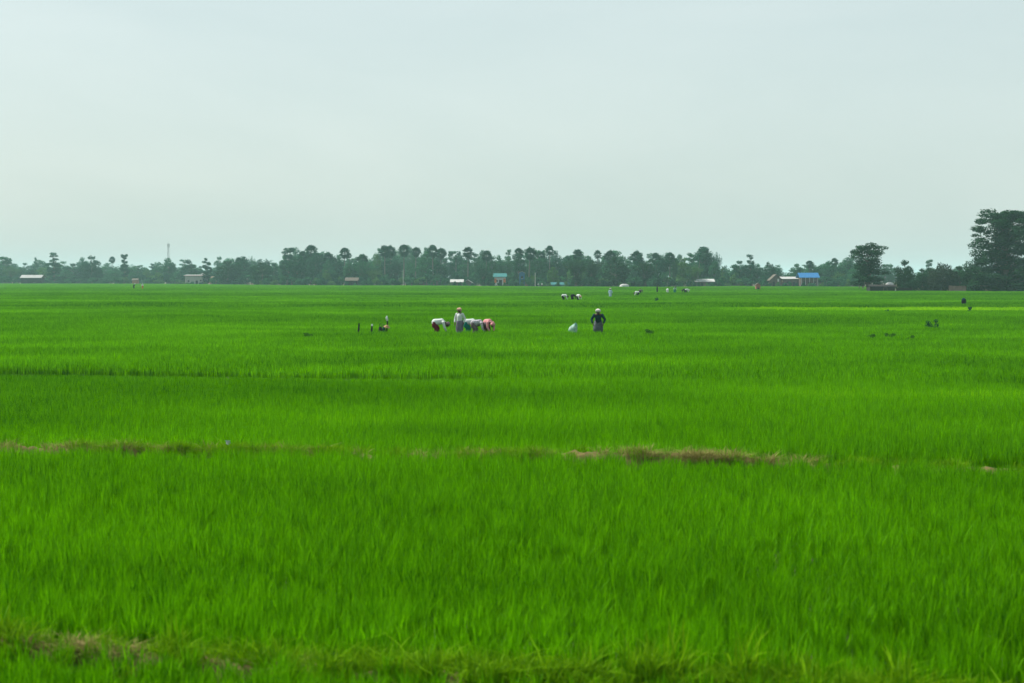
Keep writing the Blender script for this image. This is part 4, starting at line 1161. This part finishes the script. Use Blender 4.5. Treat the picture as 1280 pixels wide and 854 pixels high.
# crumpled scrap of white plastic on the brown bund
p = ground(284, 552, .42)
g = random.Random(5); mb = MB(); vs = [(g.uniform(-.05, .05), g.uniform(-.03, .03), g.uniform(0, .08)) for _ in range(14)]
mb.add(vs, [(i, i + 1, i + 2) for i in range(12)])
o = link('plastic_scrap', mb.mesh('plastic_scrap'), M['tarp'], None, (p.x, B2 + SLOPE * p.x, .36)); tag(o, 'crumpled scrap of white plastic on the brown bund', 'litter')

# weeds standing above the rice
def weed(label, x, y, w, h, seed, leaf='weed_leaf'):
    g = random.Random(seed); cs, rs = [], []; mb = MB()
    p = ground(x, y, .40)
    for j in range(7):
        c = (g.uniform(-.4, .4) * w, g.uniform(-.3, .3) * w, g.uniform(.35, 1.0) * h); cs.append(c); rs.append((w * .2, w * .2, h * .16))
        mb.tube([(c[0] * .3, c[1] * .3, -.02), c], [.012, .006], 4)
    o = empty('weed', (p.x, p.y, 0)); tag(o, label, 'weed', 'weeds standing in the rice')
    part('stem', mb, 'bark', o); link('foliage', crown_mesh('foliage', cs, rs, 420, .045, seed), M[leaf], o)
weed('darkest wide weed clump before the yellow green strip', 1166, 408, .75, .75, 1, 'dark_leaf')
weed('small dark weed far from the bags on the bund side', 385, 419, .4, .52, 2, 'weed_leaf')
weed('wide low weed patch beyond the stooping worker', 812, 415, .5, .52, 3)
weed('flat weed nearest the dark weed clump', 1137, 421, .5, .46, 4)
weed('flat weed second from the dark weed clump', 1113, 419.5, .5, .46, 5)
weed('faint flat weed third from the dark weed clump', 1088, 419, .5, .45, 6)
weed('tiny weed in the yellow green strip', 1213, 389, .5, .7, 7, 'dark_leaf')
weed('tiny weed just below the yellow green strip', 1107, 390, .4, .66, 8, 'dark_leaf')
weed('small weed tuft in front of the far bent workers', 820, 376, .6, .85, 9, 'dark_leaf')

# ------------------------------------------------------------------ haze: one closed box of even, thin air
HAZE_TOP = 34.0
mb = MB(); mb.box(-3050, 3050, -250, 5850, -1.2, HAZE_TOP)
m, nt, out = new_mat('haze')
v = node(nt, 'ShaderNodeVolumePrincipled')
v.inputs['Color'].default_value = (0.59, 0.94, 0.98, 1)
v.inputs['Density'].default_value = 0.0002
v.inputs['Anisotropy'].default_value = 0.0
nt.links.new(v.outputs['Volume'], out.inputs['Volume'])
o = link('haze', mb.mesh('haze'), m)
tag(o, 'thin pale haze over the whole plain', 'haze', kind='stuff')
